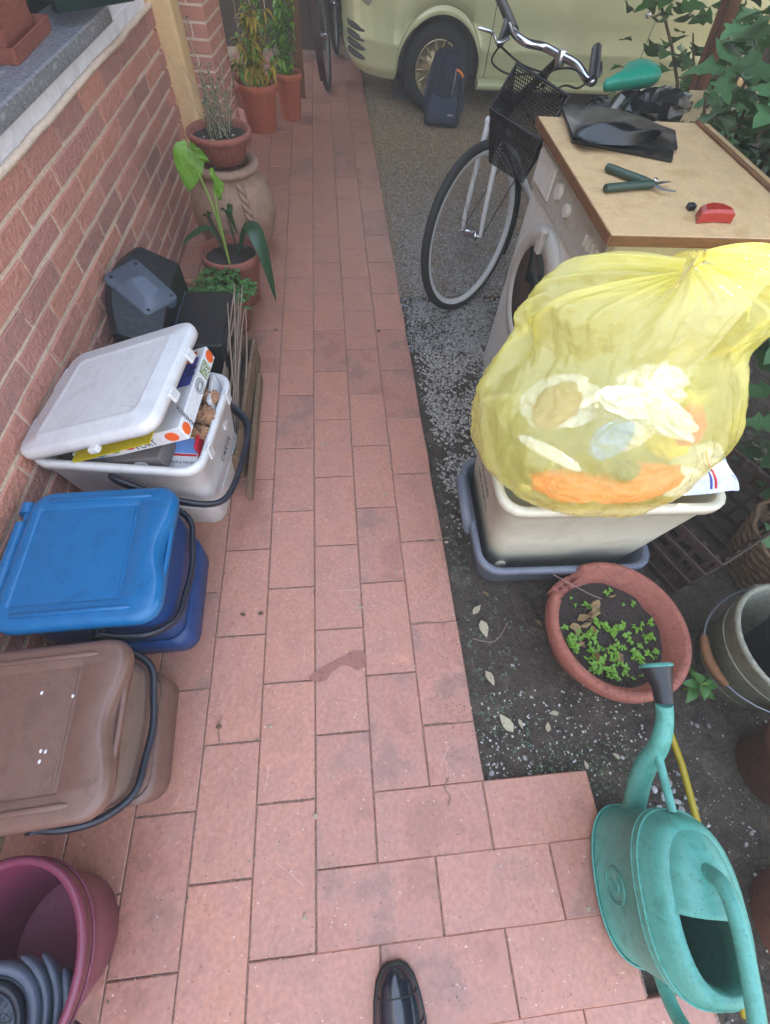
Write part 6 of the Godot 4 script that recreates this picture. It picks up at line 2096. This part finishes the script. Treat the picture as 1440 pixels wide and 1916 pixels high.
func build_far():
	build_car()
	build_backpack()
	build_bicycle()
	var r := RandomNumberGenerator.new()
	r.seed = 9
	shrub("fig_shrub", "dark green lobed shrub growing beside the worktop board", Vector3(1.75, -0.04, -1.9), Vector3(1.36, 0.25, -2.75), Vector3(2.3, 1.12, -1.05), 1300, 0.06, 0.13, M.leaf_fig, 61)
	shrub("fig_shrub", "low green shrub behind the yellow sack and crate", Vector3(1.8, -0.04, -0.9), Vector3(1.5, 0.05, -1.3), Vector3(2.3, 0.85, -0.3), 480, 0.06, 0.13, M.leaf_fig, 62)
	shrub("fig_shrub", "leafy shrub in front of the rear of the car", Vector3(2.5, -0.04, -3.3), Vector3(1.9, 0.3, -3.9), Vector3(3.3, 0.95, -2.8), 260, 0.08, 0.16, M.leaf_mid, 63)
	shrub("fig_shrub", "small leaved shrub spilling over the worktop batten", Vector3(1.62, -0.04, -1.45), Vector3(1.30, 0.55, -1.80), Vector3(2.0, 1.08, -1.0), 520, 0.045, 0.10, M.leaf_fig, 64)
	# leaning post and perforated panel
	var a := at_z(1392, -60, -2.95); var b := at_z(1282, 225, -2.95)
	var ps := mb(false)
	var dirv := (a - b).normalized()
	bar(ps, b - dirv * (b.y + 0.02) / dirv.y, b + dirv * 1.3, 0.075, 0.055, 0.003)
	tag(obj("wooden_post", ps, M.brown_wood), "reddish brown wooden post leaning among the shrubs", "post")
	var pa := at_z(1345, 130, -2.75); var pb := at_z(1290, 225, -2.75)
	var pp := thing("perforated_panel", "beige perforated panel standing behind the lobed shrub", "panel", Vector3((pa.x + pb.x) * 0.5, -0.04, -2.75))
	var sheet := CSGBox3D.new()
	sheet.name = "sheet"
	sheet.size = Vector3(0.16, 0.72, 0.02)
	sheet.position = Vector3(0, 0.37, 0)
	sheet.material = M.perforated
	for i in 3:
		for j in 9:
			var h := CSGCylinder3D.new()
			h.name = "hole"
			h.operation = CSGShape3D.OPERATION_SUBTRACTION
			h.radius = 0.016; h.height = 0.06; h.sides = 16
			h.rotation.x = PI / 2
			h.position = Vector3(-0.05 + i * 0.05, -0.29 + j * 0.075, 0)
			h.material = M.perforated
			sheet.add_child(h, true)
	pp.add_child(sheet)
	# board leaning by the pots, second bicycle seen end on
	var b0 := at(563, 183, 0.0); 
	var lb := mb(false)
	var top := at_z(556, 0, b0.z - 0.12)
	var poly := PackedVector2Array([Vector2(-0.04, 0.0), Vector2(0.04, 0.0), Vector2(0.042, 0.55), Vector2(0.03, 0.72), Vector2(0.01, 0.85), Vector2(0.02, 1.2), Vector2(-0.05, 1.2), Vector2(-0.055, 0.85), Vector2(-0.038, 0.6)])
	slab(lb, poly, -0.012, 0.012)
	var lo := obj("shaped_board", lb, M.brown_wood)
	lo.transform = Transform3D(Basis(Vector3(1, 0, 0), Vector3(0, 0, 1), Vector3(0, 1, -0.10).normalized()), b0)
	tag(lo, "shaped wooden board leaning upright beside the clay pots", "board")
	build_old_bicycle()
	# hedge closing the yard
	var hd := thing("hedge", "dark green hedge closing the yard behind the car", "hedge", Vector3(2.0, -0.05, -7.2))
	var hv := mb(true)
	for k in 5200:
		var p := Vector3(r.randf_range(-2.4, 5.5), r.randf_range(0.0, 2.3), r.randf_range(-0.3, 0.35))
		leaf(hv, p, rdir(r), rdir(r), r.randf_range(0.08, 0.15), r.randf_range(0.05, 0.08), 0.2, 2)
	kind(obj("foliage", hv, M.leaf_tree, hd), "stuff")
	var hc := mb(false)
	box(hc, Vector3(7.9, 2.1, 0.35), Vector3(1.55, 1.05, -0.1), 0.05)
	obj("inner_twigs", hc, M.stem, hd)
	build_tree()
	build_shoe()
	build_litter()

func build_old_bicycle():
	var p := at(617, 195, 0.0)
	var t := thing("old_bicycle", "old dark red bicycle standing end on by the board", "bicycle", Vector3(p.x, 0, p.z - 0.34), 0.0)
	var up := Vector3(-0.10, 1, 0).normalized()
	var d := Vector3(0.10, 0, -1).normalized()
	spoke_wheel(t, up * 0.33, d, up, 0.33, "front_wheel", M.wire)
	var m := mat(Color(0.20, 0.08, 0.07), 0.45, 0.2, M.dusty, 4.0)
	var nrm := d.cross(up).normalized()
	for sg in [-1, 1]:
		var fk := mb(true)
		tube(fk, [up * 0.33 + nrm * 0.05 * sg, up * 0.70 + d * 0.08 + nrm * 0.04 * sg], 0.011, 8)
		obj("fork_blade", fk, m, t)
	var gd := mb(true)
	var gr := []
	for i in 20:
		var a := lerpf(deg_to_rad(215), deg_to_rad(60), i / 19.0)
		var c := up * 0.33 + d * cos(a) * 0.352 + up * sin(a) * 0.352
		gr.append(PackedVector3Array([c - nrm * 0.028, c, c + nrm * 0.028]))
	loft(gd, gr, false)
	obj("mudguard", gd, m, t)
	var ht := mb(true)
	tube(ht, [up * 0.70 + d * 0.08, up * 0.98 + d * 0.18], 0.02, 10)
	obj("head_tube", ht, m, t)
	var rf := mb(false)
	box(rf, Vector3(0.036, 0.10, 0.012), Vector3.ZERO, 0.003)
	obj("reflector", rf, mat(Color(0.75, 0.16, 0.12), 0.3), t, place(up * 0.60 - d * 0.24 + Vector3(0, 0, 0.02)))
	var back := d
	var bb := up * 0.28 + back * 0.55
	for q in [[up * 0.75 + d * 0.1, bb], [up * 0.95 + d * 0.17, up * 0.80 + back * 0.72], [bb, up * 0.85 + back * 0.74], [bb, up * 0.33 + back * 1.0]]:
		var fr := mb(true)
		tube(fr, [q[0], q[1]], 0.015, 8)
		obj("frame_tube", fr, m, t)
	spoke_wheel(t, up * 0.33 + back * 1.02, d, up, 0.33, "rear_wheel", M.wire)
	var hb := mb(true)
	tube(hb, [up * 1.0 + d * 0.18 - nrm * 0.28 + d * 0.1, up * 1.02 + d * 0.18, up * 1.0 + d * 0.18 + nrm * 0.28 + d * 0.1], 0.011, 8)
	obj("handlebar", hb, M.wire, t)
	var sd := mb(true)
	ball(sd, Vector3(0.07, 0.03, 0.12), up * 0.92 + back * 0.76, 14, 8)
	obj("saddle", sd, M.black_plastic, t)

func build_tree():
	# the crown that shades the yard; sun reaches only where it leaves gaps
	var base := Vector3(3.5, -0.05, -2.9)
	var t := thing("shade_tree", "tall leafy tree shading the yard", "tree", base)
	var r := RandomNumberGenerator.new()
	r.seed = 404
	var tr := mb(true)
	tube(tr, curve([Vector3(0, 0, 0), Vector3(0.05, 1.2, 0.0), Vector3(-0.05, 2.4, -0.05), Vector3(0.0, 3.6, 0)], 4), [0.16, 0.15, 0.145, 0.14, 0.135, 0.13, 0.125, 0.12, 0.11, 0.10, 0.09, 0.08, 0.06], 12)
	obj("trunk", tr, M.stem, t)
	var br := mb(true)
	for k in 16:
		var a := r.randf() * TAU
		var e := Vector3(cos(a) * r.randf_range(0.8, 2.0), r.randf_range(3.0, 5.6), sin(a) * r.randf_range(0.8, 3.0))
		tube(br, curve([Vector3(0, r.randf_range(1.8, 3.2), 0), e * Vector3(0.5, 0.85, 0.5), e], 4), [0.06, 0.055, 0.05, 0.045, 0.04, 0.03, 0.025, 0.02, 0.01], 6, false)
	obj("limbs", br, M.stem, t)
	var sun := SUN.normalized()
	var gaps = [[Vector3(0.83, 0.68, -0.78), 0.04], [Vector3(1.13, 0.44, -0.70), -0.03]]
	var lv := mb(true)
	var count := 0
	for k in 60000:
		var p := Vector3(r.randf_range(-3.0, 2.2), r.randf_range(2.3, 6.2), r.randf_range(-5.4, 3.0))
		var e := Vector3((p.x + 0.4) / 2.7, (p.y - 4.1) / 2.2, (p.z + 1.2) / 4.3)
		if e.length() > 1.0: continue
		var w := p + base
		var open := false
		for q in gaps:
			var rel: Vector3 = w - q[0]
			if (rel - sun * rel.dot(sun)).length() < q[1] + 0.20: open = true
		if open: continue
		leaf(lv, p, rdir(r), rdir(r), r.randf_range(0.17, 0.27), r.randf_range(0.12, 0.18), 0.2, 2)
	kind(obj("foliage", lv, M.leaf_tree, t), "stuff")

func build_shoe():
	# the toe of a polished shoe at the foot of the picture
	var tip := at(737, 1806, 0.035)
	var t := thing("shoe", "polished dark navy leather shoe standing on the tiles", "shoe", Vector3(tip.x, 0.003, tip.z), 0.05)
	var up := mb(true); var so := mb(true); var wl := mb(true)
	var ur := []; var sr := []; var wr := []
	for q in [[0.004, 0.010, 0.012, 0.026], [0.012, 0.024, 0.012, 0.034], [0.03, 0.037, 0.012, 0.044], [0.06, 0.046, 0.012, 0.054], [0.10, 0.051, 0.012, 0.066], [0.15, 0.048, 0.012, 0.085], [0.19, 0.042, 0.012, 0.098], [0.24, 0.037, 0.012, 0.096], [0.285, 0.032, 0.012, 0.092], [0.298, 0.018, 0.014, 0.085]]:
		var ring := PackedVector3Array()
		for i in 21:
			var a := PI * i / 20.0
			ring.append(Vector3(q[1] * cos(a), q[2] + (q[3] - q[2]) * pow(sin(a), 0.65), q[0]))
		ur.append(ring)
		var w: float = q[1] + 0.006
		sr.append(PackedVector3Array([Vector3(w, 0.0, q[0] - 0.004), Vector3(w, 0.012, q[0] - 0.004), Vector3(w - 0.004, 0.015, q[0] - 0.003), Vector3(-w + 0.004, 0.015, q[0] - 0.003), Vector3(-w, 0.012, q[0] - 0.004), Vector3(-w, 0.0, q[0] - 0.004)]))
	loft(up, ur, false)
	obj("upper", up, M.leather, t)
	loft(so, sr, true, true, true)
	obj("sole", so, M.sole, t)
	var cp := []
	for i in 21:
		var a := PI * i / 20.0
		cp.append(Vector3(0.0425 * cos(a), 0.014 + 0.037 * pow(sin(a), 0.65), 0.046))
	tube(wl, cp, 0.0012, 4)
	var cq := []
	for i in 21:
		var a := PI * i / 20.0
		cq.append(Vector3(0.0505 * cos(a), 0.014 + 0.049 * pow(sin(a), 0.65), 0.088))
	tube(wl, cq, 0.0012, 4)
	obj("stitching", wl, M.sole, t)

func build_litter():
	var r := RandomNumberGenerator.new()
	r.seed = 17
	# dead leaves, petals and sticks that can be told apart
	for q in [[900, 1160, 0.030, "leaf_pale_dry"], [885, 1150, 0.022, "leaf_pale_dry"], [960, 1370, 0.03, "leaf_pale_dry"], [908, 1255, 0.025, "leaf_pale_dry"], [1045, 1335, 0.015, "leaf_pale_dry"], [1000, 1160, 0.015, "leaf_dry"], [970, 1345, 0.014, "leaf_pale_dry"], [1025, 1370, 0.014, "leaf_pale_dry"], [915, 1115, 0.014, "leaf_dry"], [1245, 1450, 0.014, "leaf_dry"], [1100, 1440, 0.012, "leaf_pale_dry"], [1160, 1420, 0.012, "leaf_pale_dry"]]:
		var s := mb(true)
		var a := r.randf() * TAU
		leaf(s, at(q[0], q[1], -0.015), Vector3(cos(a), 0.12, sin(a)).normalized(), (Vector3.UP + rdir(r) * 0.4).normalized(), q[2] * 2.0, q[2], 0.1, 4)
		tag(obj("fallen_leaf", s, M[q[3]]), "pale dry leaf fallen on the dark soil", "leaf", "dry leaves on the soil")
	for q in [[603, 832], [497, 832], [590, 1527], [740, 1070], [1100, 1700], [815, 1010], [720, 925], [570, 1716], [675, 1137], [835, 1015], [505, 1360]]:
		var s := mb(false)
		crumple(s, Vector3(r.randf_range(0.003, 0.007), 0.0025, r.randf_range(0.003, 0.006)), Vector3.ZERO, 800 + int(q[0]), 0.5, 9, 5)
		var o := obj("petal", s, M.leaf_pale_dry)
		o.position = at(q[0], q[1], 0.0) + Vector3(0, 0.003, 0)
		tag(o, "small white crumb or petal lying on the tiles", "petal", "white crumbs on the tiles")
	for q in [[516, 618], [708, 620], [488, 1148], [455, 1150], [410, 1360]]:
		var s := mb(false)
		crumple(s, Vector3(0.007, 0.003, 0.005), Vector3.ZERO, 820 + int(q[0]), 0.4, 9, 5)
		var o := obj("dark_crumb", s, M.stem)
		o.position = at(q[0], q[1], 0.0) + Vector3(0, 0.003, 0)
		tag(o, "small dark bit of dirt lying on the tiles", "dirt", "dark crumbs on the tiles")
	for q in [[[840, 1455], [832, 1475], [842, 1490], [838, 1508]], [[410, 1390], [408, 1360], [414, 1340]], [[884, 1195], [925, 1200], [950, 1165]], [[840, 1005], [800, 1015]], [[1035, 1075], [1100, 1110], [1125, 1120]]]:
		var s := mb(true)
		var pts := []
		var hgt := 0.004 if q[0][0] < 870 else (-0.012 if q[0][0] < 1000 else 0.13)
		for p in q: pts.append(at(p[0], p[1], hgt))
		tube(s, curve(pts, 4) if pts.size() > 2 else pts, 0.0014, 4)
		tag(obj("twig", s, M.twig), "thin dry twig lying on the ground", "twig", "thin dry twigs")
	# moss and tiny weeds along the path edge
	var ms := mb(true)
	for k in 220:
		var z := r.randf_range(-1.1, -0.05)
		var x := 0.47 + absf(r.randfn(0.0, 0.10))
		var p := Vector3(x, -0.028, z)
		for m in 3:
			var a := r.randf() * TAU
			leaf(ms, p, Vector3(cos(a), 0.6, sin(a)).normalized(), Vector3.UP, r.randf_range(0.006, 0.014), 0.005, 0.2, 2)
	for k in 260:
		var w := at(r.randf_range(1000, 1200), r.randf_range(1390, 1480), -0.025)
		var a := r.randf() * TAU
		leaf(ms, w, Vector3(cos(a), 0.6, sin(a)).normalized(), Vector3.UP, r.randf_range(0.006, 0.014), 0.005, 0.2, 2)
	var mo := obj("moss", ms, M.leaf_herb)
	kind(mo, "stuff")
	tag(mo, "tiny moss and seedlings along the path edge", "moss")
func _ready():
	rng.seed = 1
	setup_view()
	make_materials()
	build_ground()
	build_path()
	build_house()
	build_left()
	build_right()
	build_far()
